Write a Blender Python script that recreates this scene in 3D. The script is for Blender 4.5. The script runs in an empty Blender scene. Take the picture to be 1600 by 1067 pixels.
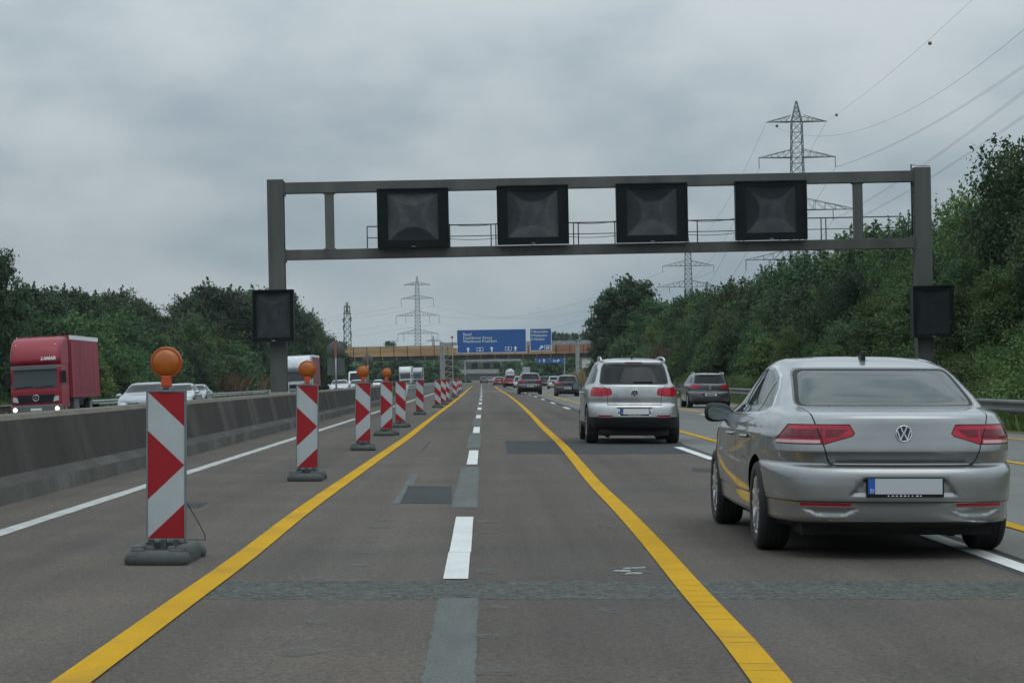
import bpy, bmesh, math, random
import numpy as np
from mathutils import Vector, Matrix
R = math.radians
random.seed(7)
rng = np.random.default_rng(11)
scene = bpy.context.scene
COL = scene.collection

# ------------------------------------------------------------------ camera
F, VX, VY, H = 3390.0, 756.0, 590.0, 1.25      # focal in photo pixels, vanishing point of the road, eye height
cam_d = bpy.data.cameras.new("camera"); cam = bpy.data.objects.new("camera", cam_d); COL.objects.link(cam)
cam.location = (0, 0, H); cam.rotation_euler = (R(90), 0, 0)
cam_d.sensor_width = 36; cam_d.lens = F / 1600 * 36
cam_d.shift_x = (800 - VX) / 1600; cam_d.shift_y = (VY - 533.5) / 1600
cam_d.clip_start = 0.1; cam_d.clip_end = 12000
scene.camera = cam

# ------------------------------------------------------------------ world, sun, exposure
SUN_EL, SUN_ROT = 58, 200
world = bpy.data.worlds.new("World"); scene.world = world; world.use_nodes = True
nt = world.node_tree; nt.nodes.clear()
def wn(t, **k):
    n = nt.nodes.new(t)
    for a, v in k.items(): setattr(n, a, v)
    return n
out = wn('ShaderNodeOutputWorld'); bg = wn('ShaderNodeBackground'); bg.inputs['Strength'].default_value = 0.095
sky = wn('ShaderNodeTexSky', sky_type='NISHITA', sun_disc=False)
sky.sun_elevation = R(SUN_EL); sky.sun_rotation = R(SUN_ROT); sky.dust_density = 3.0
tc = wn('ShaderNodeTexCoord'); sep = wn('ShaderNodeSeparateXYZ'); nt.links.new(tc.outputs['Generated'], sep.inputs[0])
mp = wn('ShaderNodeMapping'); mp.inputs['Scale'].default_value = (6.0, 6.0, 13.0); mp.inputs['Location'].default_value = (1.3, 0.2, 2.15)
nt.links.new(tc.outputs['Generated'], mp.inputs[0])
n1 = wn('ShaderNodeTexNoise'); n1.inputs['Scale'].default_value = 1.0; n1.inputs['Detail'].default_value = 7; n1.inputs['Roughness'].default_value = 0.50; n1.inputs['Distortion'].default_value = 0.0
nt.links.new(mp.outputs[0], n1.inputs['Vector'])
rmp = wn('ShaderNodeMapRange'); rmp.inputs['From Min'].default_value = 0.32; rmp.inputs['From Max'].default_value = 0.64
rmp.interpolation_type = 'SMOOTHSTEP'
nt.links.new(n1.outputs['Fac'], rmp.inputs['Value'])
mixc = wn('ShaderNodeMix', data_type='RGBA')
mixc.inputs[6].default_value = (3.45, 4.30, 4.95, 1); mixc.inputs[7].default_value = (6.05, 6.70, 7.0, 1)
nt.links.new(rmp.outputs[0], mixc.inputs[0])
# overcast sky: brighter towards the zenith
mz = wn('ShaderNodeMath', operation='MULTIPLY_ADD', use_clamp=False); mz.inputs[1].default_value = 2.3; mz.inputs[2].default_value = 0.74
mx0 = wn('ShaderNodeMath', operation='MAXIMUM'); mx0.inputs[1].default_value = 0.0
nt.links.new(sep.outputs['Z'], mx0.inputs[0]); nt.links.new(mx0.outputs[0], mz.inputs[0])
mul = wn('ShaderNodeVectorMath', operation='SCALE'); nt.links.new(mixc.outputs[2], mul.inputs[0]); nt.links.new(mz.outputs[0], mul.inputs['Scale'])
mixs = wn('ShaderNodeMix', data_type='RGBA'); mixs.inputs[0].default_value = 0.95
nt.links.new(sky.outputs[0], mixs.inputs[6]); nt.links.new(mul.outputs[0], mixs.inputs[7])
nt.links.new(mixs.outputs[2], bg.inputs['Color']); nt.links.new(bg.outputs[0], out.inputs[0])
sun_d = bpy.data.lights.new("sun", 'SUN'); sun_d.energy = 0.5; sun_d.angle = R(40); sun_d.color = (1, 0.96, 0.9)
sun = bpy.data.objects.new("sun", sun_d); COL.objects.link(sun)
sun.rotation_euler = (R(90 - SUN_EL), 0, R(20)); sun.location = (0, -20, 60)
scene.view_settings.view_transform = 'Standard'; scene.view_settings.look = 'None'
scene.view_settings.exposure = -0.1; scene.view_settings.gamma = 1
scene.cycles.max_bounces = 8; scene.cycles.transparent_max_bounces = 12
scene.cycles.use_denoising = True
scene.cycles.caustics_reflective = False; scene.cycles.caustics_refractive = False

# ------------------------------------------------------------------ helpers
def P(px, py, d): return Vector(((px - VX) * d / F, d, H - (py - VY) * d / F))
def G(px, py):
    d = F * H / (py - VY); return Vector(((px - VX) * d / F, d, 0))

def tag(o, label=None, cat=None, group=None, kind=None):
    if label: o['label'] = label
    if cat: o['category'] = cat
    if group: o['group'] = group
    if kind: o['kind'] = kind
    return o
def empty(name, loc=(0, 0, 0), rot=(0, 0, 0), parent=None):
    o = bpy.data.objects.new(name, None); COL.objects.link(o); o.location = loc; o.rotation_euler = rot
    o.empty_display_size = 0.2
    if parent: o.parent = parent
    return o
def link(name, mesh, parent=None, loc=None, rot=None):
    o = bpy.data.objects.new(name, mesh); COL.objects.link(o)
    if parent: o.parent = parent
    if loc is not None: o.location = loc
    if rot is not None: o.rotation_euler = rot
    return o
def copy_tree(o, parent=None):
    c = o.copy(); COL.objects.link(c); c.parent = parent
    for ch in [x for x in bpy.data.objects if x.parent is o]: copy_tree(ch, c)
    return c

class MB:
    """collects simple solids and links them as one mesh object"""
    def __init__(s): s.v = []; s.f = []; s.m = []; s.sm = []
    def add(s, vs, fs, mat=0, smooth=False):
        b = len(s.v); s.v += [tuple(v) for v in vs]
        for f in fs: s.f.append([b + i for i in f]); s.m.append(mat); s.sm.append(smooth)
    def box(s, x0, x1, y0, y1, z0, z1, mat=0):
        s.add([(x0,y0,z0),(x1,y0,z0),(x1,y1,z0),(x0,y1,z0),(x0,y0,z1),(x1,y0,z1),(x1,y1,z1),(x0,y1,z1)],
              [(0,3,2,1),(4,5,6,7),(0,1,5,4),(1,2,6,5),(2,3,7,6),(3,0,4,7)], mat)
    def bar(s, a, b, w, h=None, mat=0):
        a, b = Vector(a), Vector(b); h = h or w; d = (b - a).normalized()
        up = Vector((0,0,1)) if abs(d.z) < 0.95 else Vector((0,1,0))
        x = d.cross(up).normalized() * w / 2; z = x.cross(d).normalized() * h / 2
        vs = [a-x-z, a+x-z, a+x+z, a-x+z, b-x-z, b+x-z, b+x+z, b-x+z]
        s.add(vs, [(0,1,2,3),(7,6,5,4),(0,4,5,1),(1,5,6,2),(2,6,7,3),(3,7,4,0)], mat)
    def tube(s, pts, r, n=8, mat=0, smooth=True, cap=True):
        pts = [Vector(p) for p in pts]; rs = r if isinstance(r, (list, tuple)) else [r] * len(pts)
        rings = []; vs = []
        for i, p in enumerate(pts):
            d = (pts[min(i+1, len(pts)-1)] - pts[max(i-1, 0)]).normalized()
            up = Vector((0,0,1)) if abs(d.z) < 0.9 else Vector((1,0,0))
            x = d.cross(up).normalized(); z = x.cross(d)
            for k in range(n):
                a = 2*math.pi*k/n; vs.append(p + (x*math.cos(a) + z*math.sin(a)) * rs[i])
        fs = []
        for i in range(len(pts)-1):
            for k in range(n): fs.append((i*n+k, i*n+(k+1)%n, (i+1)*n+(k+1)%n, (i+1)*n+k))
        s.add(vs, fs, mat, smooth)
        if cap:
            b = len(s.v) - len(vs)
            s.f.append([b+k for k in reversed(range(n))]); s.m.append(mat); s.sm.append(False)
            s.f.append([b+(len(pts)-1)*n+k for k in range(n)]); s.m.append(mat); s.sm.append(False)
    def lathe(s, prof, axis='Z', c=(0,0,0), n=32, mat=0, smooth=True):
        vs = []; c = Vector(c)
        for (r, h) in prof:
            for k in range(n):
                a = 2*math.pi*k/n; u, v = r*math.cos(a), r*math.sin(a)
                vs.append(c + (Vector((u,v,h)) if axis == 'Z' else Vector((h,u,v)) if axis == 'X' else Vector((u,h,v))))
        fs = [(i*n+k, i*n+(k+1)%n, (i+1)*n+(k+1)%n, (i+1)*n+k) for i in range(len(prof)-1) for k in range(n)]
        s.add(vs, fs, mat, smooth)
    def prism(s, poly, y0, y1, mat=0, axis='Y', smooth=False):
        """2D polygon extruded: axis Y -> poly is (x,z); X -> (y,z); Z -> (x,y)"""
        n = len(poly)
        def mk(p, t): return (p[0], t, p[1]) if axis == 'Y' else (t, p[0], p[1]) if axis == 'X' else (p[0], p[1], t)
        vs = [mk(p, y0) for p in poly] + [mk(p, y1) for p in poly]
        fs = [tuple(range(n)), tuple(reversed(range(n, 2*n)))] + [(i, n+i, n+(i+1)%n, (i+1)%n) for i in range(n)]
        s.add(vs, fs, mat, smooth)
    def face(s, vs, mat=0): s.add(vs, [tuple(range(len(vs)))], mat)
    def build(s, name, mats, parent=None, bevel=0, loc=None, rot=None, recalc=True, seg=2, weld=False):
        me = bpy.data.meshes.new(name); me.from_pydata(s.v, [], s.f)
        for m in (mats if isinstance(mats, (list, tuple)) else [mats]): me.materials.append(m)
        me.polygons.foreach_set('material_index', s.m); me.polygons.foreach_set('use_smooth', s.sm)
        if recalc or bevel:
            bm = bmesh.new(); bm.from_mesh(me)
            if weld: bmesh.ops.remove_doubles(bm, verts=bm.verts[:], dist=1e-5)
            bmesh.ops.recalc_face_normals(bm, faces=bm.faces[:])
            if bevel:
                es = [e for e in bm.edges if len(e.link_faces) == 2 and e.calc_face_angle(0) > 0.5]
                bmesh.ops.bevel(bm, geom=es, offset=bevel, segments=seg, affect='EDGES', profile=0.5, clamp_overlap=True)
            bm.to_mesh(me); bm.free()
        me.update()
        return link(name, me, parent, loc, rot)

# ------------------------------------------------------------------ materials
MATS = {}
def mat(name, col, rough=0.6, metal=0.0, coat=0.0, noise=None, bump=None, emit=None, spec=0.5):
    """noise=(scale, amount, detail[, stretch]) mottles the base colour; bump=(scale, distance)"""
    if name in MATS: return MATS[name]
    m = bpy.data.materials.new(name); m.use_nodes = True; t = m.node_tree; b = t.nodes['Principled BSDF']
    c = (*col, 1); b.inputs['Base Color'].default_value = c
    b.inputs['Roughness'].default_value = rough; b.inputs['Metallic'].default_value = metal
    b.inputs['Coat Weight'].default_value = coat; b.inputs['Coat Roughness'].default_value = 0.04
    b.inputs['Specular IOR Level'].default_value = spec
    if emit: b.inputs['Emission Color'].default_value = (*emit[:3], 1); b.inputs['Emission Strength'].default_value = emit[3]
    if noise or bump:
        tc = t.nodes.new('ShaderNodeTexCoord')
    if noise:
        mpn = t.nodes.new('ShaderNodeMapping'); mpn.inputs['Scale'].default_value = noise[3] if len(noise) > 3 else (1,1,1)
        t.links.new(tc.outputs['Object'], mpn.inputs[0])
        n = t.nodes.new('ShaderNodeTexNoise'); n.inputs['Scale'].default_value = noise[0]; n.inputs['Detail'].default_value = noise[2]
        n.inputs['Roughness'].default_value = 0.6
        t.links.new(mpn.outputs[0], n.inputs['Vector'])
        r = t.nodes.new('ShaderNodeMapRange'); r.inputs['From Min'].default_value = 0.28; r.inputs['From Max'].default_value = 0.72
        r.inputs['To Min'].default_value = 1 - noise[1]; r.inputs['To Max'].default_value = 1 + noise[1]
        t.links.new(n.outputs['Fac'], r.inputs['Value'])
        v = t.nodes.new('ShaderNodeVectorMath'); v.operation = 'SCALE'; v.inputs[0].default_value = col
        t.links.new(r.outputs[0], v.inputs['Scale']); t.links.new(v.outputs[0], b.inputs['Base Color'])
    if bump:
        n = t.nodes.new('ShaderNodeTexNoise'); n.inputs['Scale'].default_value = bump[0]; n.inputs['Detail'].default_value = 4
        t.links.new(tc.outputs['Object'], n.inputs['Vector'])
        bp = t.nodes.new('ShaderNodeBump'); bp.inputs['Distance'].default_value = bump[1]; bp.inputs['Strength'].default_value = 0.6
        t.links.new(n.outputs['Fac'], bp.inputs['Height']); t.links.new(bp.outputs[0], b.inputs['Normal'])
    MATS[name] = m; return m

def paint(name, col, metal=0.6, rough=0.32, dirt=0.12, coat=0.8):
    """car paint: clear-coated outside, dark trim on the inner side of the shell"""
    if name in MATS: return MATS[name]
    m = mat(name, col, rough, metal, coat, noise=(3.0, dirt, 5))
    t = m.node_tree; b = t.nodes['Principled BSDF']; o = t.nodes['Material Output']
    d = t.nodes.new('ShaderNodeBsdfDiffuse'); d.inputs[0].default_value = (0.03, 0.03, 0.03, 1)
    g = t.nodes.new('ShaderNodeNewGeometry'); mx = t.nodes.new('ShaderNodeMixShader')
    t.links.new(g.outputs['Backfacing'], mx.inputs[0]); t.links.new(b.outputs[0], mx.inputs[1]); t.links.new(d.outputs[0], mx.inputs[2])
    t.links.new(mx.outputs[0], o.inputs[0])
    return m

def glass(name, tint, refl=0.08, base=(0.02,0.025,0.025), see=0.7, ior=1.5):
    """window glass: tinted see-through + mirror reflection by angle"""
    if name in MATS: return MATS[name]
    m = bpy.data.materials.new(name); m.use_nodes = True; t = m.node_tree; t.nodes.clear()
    o = t.nodes.new('ShaderNodeOutputMaterial'); tr = t.nodes.new('ShaderNodeBsdfTransparent'); tr.inputs[0].default_value = (*tint, 1)
    di = t.nodes.new('ShaderNodeBsdfDiffuse'); di.inputs[0].default_value = (*base, 1)
    gl = t.nodes.new('ShaderNodeBsdfGlossy'); gl.inputs['Roughness'].default_value = 0.03
    fr = t.nodes.new('ShaderNodeFresnel'); fr.inputs[0].default_value = ior
    ad = t.nodes.new('ShaderNodeMath'); ad.operation = 'ADD'; ad.inputs[1].default_value = refl; ad.use_clamp = True
    t.links.new(fr.outputs[0], ad.inputs[0])
    m1 = t.nodes.new('ShaderNodeMixShader'); m1.inputs[0].default_value = see; t.links.new(di.outputs[0], m1.inputs[1]); t.links.new(tr.outputs[0], m1.inputs[2])
    m2 = t.nodes.new('ShaderNodeMixShader'); t.links.new(ad.outputs[0], m2.inputs[0]); t.links.new(m1.outputs[0], m2.inputs[1]); t.links.new(gl.outputs[0], m2.inputs[2])
    t.links.new(m2.outputs[0], o.inputs[0]); MATS[name] = m; return m

def ground_mat(name, c1, c2, s1, fine, c3=None, s3=0.2, rough=0.9, bumpd=0.01, stretch=(1,1,1), wear=None, gain=.34, gain2=0.0, spec=.12):
    """two-colour mottled ground with fine grain"""
    if name in MATS: return MATS[name]
    m = bpy.data.materials.new(name); m.use_nodes = True; t = m.node_tree; b = t.nodes['Principled BSDF']
    b.inputs['Roughness'].default_value = rough; b.inputs['Specular IOR Level'].default_value = spec
    tc = t.nodes.new('ShaderNodeTexCoord'); mp = t.nodes.new('ShaderNodeMapping'); mp.inputs['Scale'].default_value = stretch
    t.links.new(tc.outputs['Object'], mp.inputs[0])
    def nz(scale, detail, src):
        n = t.nodes.new('ShaderNodeTexNoise'); n.inputs['Scale'].default_value = scale; n.inputs['Detail'].default_value = detail
        n.inputs['Roughness'].default_value = 0.65; t.links.new(src, n.inputs['Vector']); return n
    def rng_(n, a, b_):
        r = t.nodes.new('ShaderNodeMapRange'); r.inputs['From Min'].default_value = a; r.inputs['From Max'].default_value = b_
        t.links.new(n.outputs['Fac'], r.inputs['Value']); return r
    r1 = rng_(nz(s1, 5, mp.outputs[0]), 0.35, 0.65)
    mx = t.nodes.new('ShaderNodeMix'); mx.data_type = 'RGBA'; mx.inputs[6].default_value = (*c1, 1); mx.inputs[7].default_value = (*c2, 1)
    t.links.new(r1.outputs[0], mx.inputs[0]); col = mx.outputs[2]
    if c3:
        r3 = rng_(nz(s3, 3, mp.outputs[0]), 0.5, 0.68)
        m3 = t.nodes.new('ShaderNodeMix'); m3.data_type = 'RGBA'; m3.inputs[7].default_value = (*c3, 1)
        t.links.new(r3.outputs[0], m3.inputs[0]); t.links.new(col, m3.inputs[6]); col = m3.outputs[2]
    nf = nz(fine, 3, tc.outputs['Object'])
    rf = rng_(nf, 0.3, 0.7); rf.inputs['To Min'].default_value = 1-gain; rf.inputs['To Max'].default_value = 1+gain
    v = t.nodes.new('ShaderNodeVectorMath'); v.operation = 'SCALE'; t.links.new(col, v.inputs[0]); t.links.new(rf.outputs[0], v.inputs['Scale'])
    col = v.outputs[0]
    if gain2:
        rg = rng_(nz(fine*.38, 2, tc.outputs['Object']), 0.3, 0.7); rg.inputs['To Min'].default_value = 1-gain2; rg.inputs['To Max'].default_value = 1+gain2
        v3 = t.nodes.new('ShaderNodeVectorMath'); v3.operation = 'SCALE'; t.links.new(col, v3.inputs[0]); t.links.new(rg.outputs[0], v3.inputs['Scale']); col = v3.outputs[0]
    if wear:   # long streaks along the lanes: darker oil track / polished wheel tracks
        mw = t.nodes.new('ShaderNodeMapping'); mw.inputs['Scale'].default_value = (1.1, 0.02, 1); t.links.new(tc.outputs['Object'], mw.inputs[0])
        rw = rng_(nz(1.0, 3, mw.outputs[0]), 0.3, 0.7); rw.inputs['To Min'].default_value = 1 - wear; rw.inputs['To Max'].default_value = 1 + wear
        v2 = t.nodes.new('ShaderNodeVectorMath'); v2.operation = 'SCALE'; t.links.new(col, v2.inputs[0]); t.links.new(rw.outputs[0], v2.inputs['Scale'])
        col = v2.outputs[0]
    t.links.new(col, b.inputs['Base Color'])
    bp = t.nodes.new('ShaderNodeBump'); bp.inputs['Distance'].default_value = bumpd; bp.inputs['Strength'].default_value = 0.5
    t.links.new(nf.outputs['Fac'], bp.inputs['Height']); t.links.new(bp.outputs[0], b.inputs['Normal'])
    MATS[name] = m; return m

def foliage(name, c1, c2, c3=None):
    m = bpy.data.materials.new(name); m.use_nodes = True; t = m.node_tree; b = t.nodes['Principled BSDF']; o = t.nodes['Material Output']
    b.inputs['Roughness'].default_value = 0.6; b.inputs['Specular IOR Level'].default_value = 0.25
    tc = t.nodes.new('ShaderNodeTexCoord'); oi = t.nodes.new('ShaderNodeObjectInfo')
    n = t.nodes.new('ShaderNodeTexNoise'); n.inputs['Scale'].default_value = 0.55; n.inputs['Detail'].default_value = 6; n.inputs['Roughness'].default_value = 0.7
    n.noise_dimensions = '4D'; t.links.new(oi.outputs['Random'], n.inputs['W']); 
    mw = t.nodes.new('ShaderNodeMath'); mw.operation = 'MULTIPLY'; mw.inputs[1].default_value = 40; t.links.new(oi.outputs['Random'], mw.inputs[0]); t.links.new(mw.outputs[0], n.inputs['W'])
    t.links.new(tc.outputs['Object'], n.inputs['Vector'])
    r = t.nodes.new('ShaderNodeMapRange'); r.inputs['From Min'].default_value = 0.35; r.inputs['From Max'].default_value = 0.65; t.links.new(n.outputs['Fac'], r.inputs['Value'])
    mx = t.nodes.new('ShaderNodeMix'); mx.data_type = 'RGBA'; mx.inputs[6].default_value = (*c1, 1); mx.inputs[7].default_value = (*c2, 1); t.links.new(r.outputs[0], mx.inputs[0])
    col = mx.outputs[2]
    if c3:
        n3 = t.nodes.new('ShaderNodeTexNoise'); n3.noise_dimensions = '4D'; n3.inputs['Scale'].default_value = 0.35; n3.inputs['Detail'].default_value = 3
        t.links.new(mw.outputs[0], n3.inputs['W']); t.links.new(tc.outputs['Object'], n3.inputs['Vector'])
        r3 = t.nodes.new('ShaderNodeMapRange'); r3.inputs['From Min'].default_value = 0.68; r3.inputs['From Max'].default_value = 0.80; t.links.new(n3.outputs['Fac'], r3.inputs['Value'])
        m3 = t.nodes.new('ShaderNodeMix'); m3.data_type = 'RGBA'; m3.inputs[7].default_value = (*c3, 1); t.links.new(r3.outputs[0], m3.inputs[0]); t.links.new(col, m3.inputs[6]); col = m3.outputs[2]
    hv = t.nodes.new('ShaderNodeHueSaturation'); t.links.new(col, hv.inputs['Color'])
    fr_ = t.nodes.new('ShaderNodeMath'); fr_.operation = 'FRACT'; m7 = t.nodes.new('ShaderNodeMath'); m7.operation = 'MULTIPLY'; m7.inputs[1].default_value = 7.31; t.links.new(oi.outputs['Random'], m7.inputs[0]); t.links.new(m7.outputs[0], fr_.inputs[0])
    rh = t.nodes.new('ShaderNodeMapRange'); rh.inputs['To Min'].default_value = 0.475; rh.inputs['To Max'].default_value = 0.52; t.links.new(fr_.outputs[0], rh.inputs['Value']); t.links.new(rh.outputs[0], hv.inputs['Hue'])
    rv = t.nodes.new('ShaderNodeMapRange'); rv.inputs['To Min'].default_value = 0.55; rv.inputs['To Max'].default_value = 1.35; t.links.new(oi.outputs['Random'], rv.inputs['Value']); t.links.new(rv.outputs[0], hv.inputs['Value'])
    t.links.new(hv.outputs[0], b.inputs['Base Color'])
    tr = t.nodes.new('ShaderNodeBsdfTranslucent'); t.links.new(hv.outputs[0], tr.inputs[0])
    ms = t.nodes.new('ShaderNodeMixShader'); ms.inputs[0].default_value = 0.3; t.links.new(b.outputs[0], ms.inputs[1]); t.links.new(tr.outputs[0], ms.inputs[2]); t.links.new(ms.outputs[0], o.inputs[0])
    MATS[name] = m; return m

M_asph = ground_mat('asphalt', (0.104,0.088,0.074), (0.084,0.075,0.066), 0.6, 55, c3=(0.076,0.071,0.066), s3=0.12, bumpd=0.008, wear=0.20, gain=.40, gain2=.22)
M_conc_lane = ground_mat('concrete_lane', (0.158,0.158,0.148), (0.136,0.137,0.130), 0.4, 55, bumpd=0.003, wear=0.10, gain=.3, gain2=.12)
M_patch = ground_mat('patch_asphalt', (0.054,0.058,0.060), (0.043,0.047,0.050), 1.0, 55, bumpd=0.006, gain2=.25)
M_seam = ground_mat('seam_asphalt', (0.082,0.087,0.079), (0.068,0.072,0.067), 2.0, 34, bumpd=0.01, gain=.6, gain2=.4)
M_grind = ground_mat('ground_off_strip', (0.118,0.128,0.122), (0.096,0.104,0.100), 1.5, 60, bumpd=0.006, stretch=(3,0.6,1))
M_scuff = ground_mat('scuff', (0.165,0.172,0.165), (0.13,0.132,0.125), 9, 50, gain=.4)
def ragged(m, scale, lo, hi):
    """worn paint: patchy alpha from noise"""
    t = m.node_tree; o = t.nodes['Material Output']; b = t.nodes['Principled BSDF']; tr = t.nodes.new('ShaderNodeBsdfTransparent'); mx = t.nodes.new('ShaderNodeMixShader')
    tc = t.nodes.new('ShaderNodeTexCoord'); n = t.nodes.new('ShaderNodeTexNoise'); n.inputs['Scale'].default_value = scale; n.inputs['Detail'].default_value = 5; n.inputs['Roughness'].default_value = .7
    r = t.nodes.new('ShaderNodeMapRange'); r.inputs['From Min'].default_value = lo; r.inputs['From Max'].default_value = hi
    t.links.new(tc.outputs['Object'], n.inputs['Vector']); t.links.new(n.outputs['Fac'], r.inputs['Value']); t.links.new(r.outputs[0], mx.inputs[0]); t.links.new(tr.outputs[0], mx.inputs[1]); t.links.new(b.outputs[0], mx.inputs[2]); t.links.new(mx.outputs[0], o.inputs[0])
ragged(M_scuff, 6, .30, .85)
ragged(M_grind, 9, .12, .36)
M_yel = ground_mat('yellow_tape', (0.50,0.285,0.018), (0.43,0.245,0.016), 0.7, 60, c3=(0.37,0.22,0.030), s3=1.1, rough=0.8, bumpd=0.001, gain=.12, spec=.04, wear=.10)
M_tape = ground_mat('tape_seam', (0.46,0.262,0.016), (0.41,0.232,0.015), 3, 60, gain=.3)
M_whi = ground_mat('white_line', (0.60,0.61,0.59), (0.52,0.53,0.51), 1.5, 50, rough=0.7, bumpd=0.001, gain=.12)
M_whi_old = ground_mat('worn_white_line', (0.44,0.45,0.43), (0.33,0.34,0.32), 3, 30, rough=0.8, bumpd=0.001, gain=.2)
ragged(M_whi_old, 5, .24, .40)
M_whi_smear = ground_mat('white_smear', (0.50,0.51,0.50), (0.40,0.41,0.40), 3, 30); ragged(M_whi_smear, 16, .36, .62)
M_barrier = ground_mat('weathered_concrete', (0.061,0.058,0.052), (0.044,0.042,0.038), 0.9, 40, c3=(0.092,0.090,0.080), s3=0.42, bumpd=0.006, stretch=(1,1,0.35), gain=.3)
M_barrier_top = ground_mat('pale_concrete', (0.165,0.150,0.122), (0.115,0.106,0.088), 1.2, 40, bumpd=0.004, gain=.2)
M_grass = ground_mat('grass_ground', (0.060,0.075,0.028), (0.085,0.085,0.036), 0.25, 8, c3=(0.13,0.11,0.055), s3=0.09, bumpd=0.05)
M_soil = ground_mat('median_ground', (0.10,0.105,0.07), (0.07,0.08,0.05), 0.6, 10, bumpd=0.03)
M_brconc = mat('bridge_concrete', (0.24,0.24,0.22), 0.85, noise=(0.3, 0.2, 4))
M_steel = mat('galvanised_steel', (0.30,0.32,0.33), 0.5, 0.6, noise=(2, 0.25, 4))
M_rail = mat('dark_guard_rail', (0.10,0.105,0.10), 0.55, 0.3, noise=(1.2, 0.3, 4))
M_gantry = mat('gantry_steel', (0.082,0.086,0.080), 0.6, 0.15, noise=(1.1, 0.30, 6, (1,1,0.25)))
M_gantry_stain = mat('gantry_beam', (0.075,0.077,0.070), 0.6, 0.15, noise=(1.3, 0.35, 6, (1,1,0.15)))
M_cab = mat('cabinet_black', (0.006,0.010,0.011), 0.5, 0.0, noise=(2, 0.3, 3), spec=0.12)
M_film = mat('wrap_film', (0.04,0.045,0.05), 0.34, spec=0.22)
_t = M_film.node_tree; _at = _t.nodes.new('ShaderNodeAttribute'); _at.attribute_name = 'film_tone'  # per-vertex value blends the film from near black to pale grey
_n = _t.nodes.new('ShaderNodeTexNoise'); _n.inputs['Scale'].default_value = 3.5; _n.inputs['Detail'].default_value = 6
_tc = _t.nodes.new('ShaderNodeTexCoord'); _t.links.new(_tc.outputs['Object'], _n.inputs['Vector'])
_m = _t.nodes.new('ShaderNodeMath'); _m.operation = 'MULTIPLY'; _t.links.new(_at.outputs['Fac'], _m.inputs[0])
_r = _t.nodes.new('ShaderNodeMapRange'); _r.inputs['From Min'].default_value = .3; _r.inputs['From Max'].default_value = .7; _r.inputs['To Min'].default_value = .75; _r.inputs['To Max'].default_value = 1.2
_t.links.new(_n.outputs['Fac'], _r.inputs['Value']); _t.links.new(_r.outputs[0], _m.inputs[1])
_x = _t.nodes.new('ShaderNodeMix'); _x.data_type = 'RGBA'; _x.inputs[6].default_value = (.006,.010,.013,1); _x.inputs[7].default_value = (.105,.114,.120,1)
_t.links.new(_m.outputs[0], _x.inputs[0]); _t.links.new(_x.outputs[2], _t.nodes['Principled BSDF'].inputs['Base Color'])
M_red = mat('beacon_red', (0.30,0.008,0.014), 0.45, noise=(2, 0.12, 4), spec=0.4)
M_bwhite = mat('beacon_white', (0.40,0.44,0.455), 0.5, noise=(3, 0.10, 5), spec=0.4)
M_bgrey = mat('beacon_frame', (0.14,0.17,0.18), 0.5, noise=(4, 0.15, 3))
M_rubber = mat('recycled_rubber', (0.050,0.056,0.052), 0.75, noise=(9, 0.3, 5), bump=(30, 0.01))
M_amber = mat('amber_lens', (0.35,0.088,0.004), 0.3, 0.0, 0.25, noise=(9, 0.16, 3))
M_amber_rim = mat('amber_rim', (0.36,0.065,0.004), 0.35)
M_orange = mat('orange_plastic', (0.50,0.065,0.02), 0.4)
M_tyre = mat('tyre', (0.016,0.017,0.018), 0.8, noise=(5, 0.25, 3))
M_alloy = mat('alloy', (0.55,0.56,0.57), 0.32, 0.8)
M_black = mat('black_plastic', (0.009,0.010,0.011), 0.55, spec=0.25)
M_dark = mat('dark_gap', (0.004,0.004,0.004), 0.8)
M_trim = mat('gloss_black', (0.010,0.011,0.012), 0.12, 0, 0.5)
M_chrome = mat('chrome', (0.75,0.77,0.78), 0.12, 1.0)
M_lampred = mat('tail_lamp_red', (0.40,0.006,0.026), 0.12, 0.0, 0.25, noise=(5, 0.25, 3, (0.4,1,4)), spec=0.4)
M_lampdark = mat('tail_lamp_dark', (0.14,0.003,0.012), 0.12, 0.0, 0.25, spec=0.4)
M_lamppale = mat('tail_lamp_pale', (0.55,0.36,0.38), 0.15, 0.0, 1.0)
M_headlamp = mat('head_lamp', (0.55,0.58,0.60), 0.08, 0.3, 1.0)
M_lit = mat('lit_lamp', (0.9,0.85,0.7), 0.3, emit=(1.0,0.85,0.62,2.2))
M_plate = mat('plate_face', (0.46,0.49,0.51), 0.45)
M_plate_bright = mat('plate_white', (0.62,0.64,0.64), 0.45)
M_blue = mat('plate_blue', (0.012,0.10,0.42), 0.4)
M_white_txt = mat('sign_white', (0.70,0.73,0.74), 0.5)
M_signblue = mat('sign_blue', (0.008,0.082,0.29), 0.45, noise=(0.5, 0.08, 3))
M_cabin = mat('cabin_fabric', (0.035,0.036,0.038), 0.9)
M_glass = glass('car_glass_clear', (0.45,0.56,0.54), 0.02, (0.085,0.125,0.12), 0.62, 1.5)
M_glass_dark = glass('car_glass_dark', (0.10,0.115,0.115), 0.0, (0.008,0.010,0.010), 0.16, 1.38)
M_glass_far = mat('car_glass_far', (0.010,0.013,0.014), 0.12, 0, 0.0, spec=0.16)
M_mirror = mat('mirror_glass', (0.20,0.235,0.235), 0.08, 1.0)
M_timber = mat('timber_planks', (0.36,0.23,0.115), 0.8, noise=(0.5, 0.35, 4, (0.25,1,6)))
M_timber_red = mat('timber_planks_red', (0.30,0.145,0.085), 0.8, noise=(0.5, 0.3, 4, (0.25,1,6)))
M_brdark = mat('bridge_girder', (0.030,0.030,0.028), 0.8, noise=(0.6, 0.4, 4))
M_brconc = mat('bridge_concrete', (0.24,0.24,0.22), 0.85, noise=(0.3, 0.2, 4))
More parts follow.
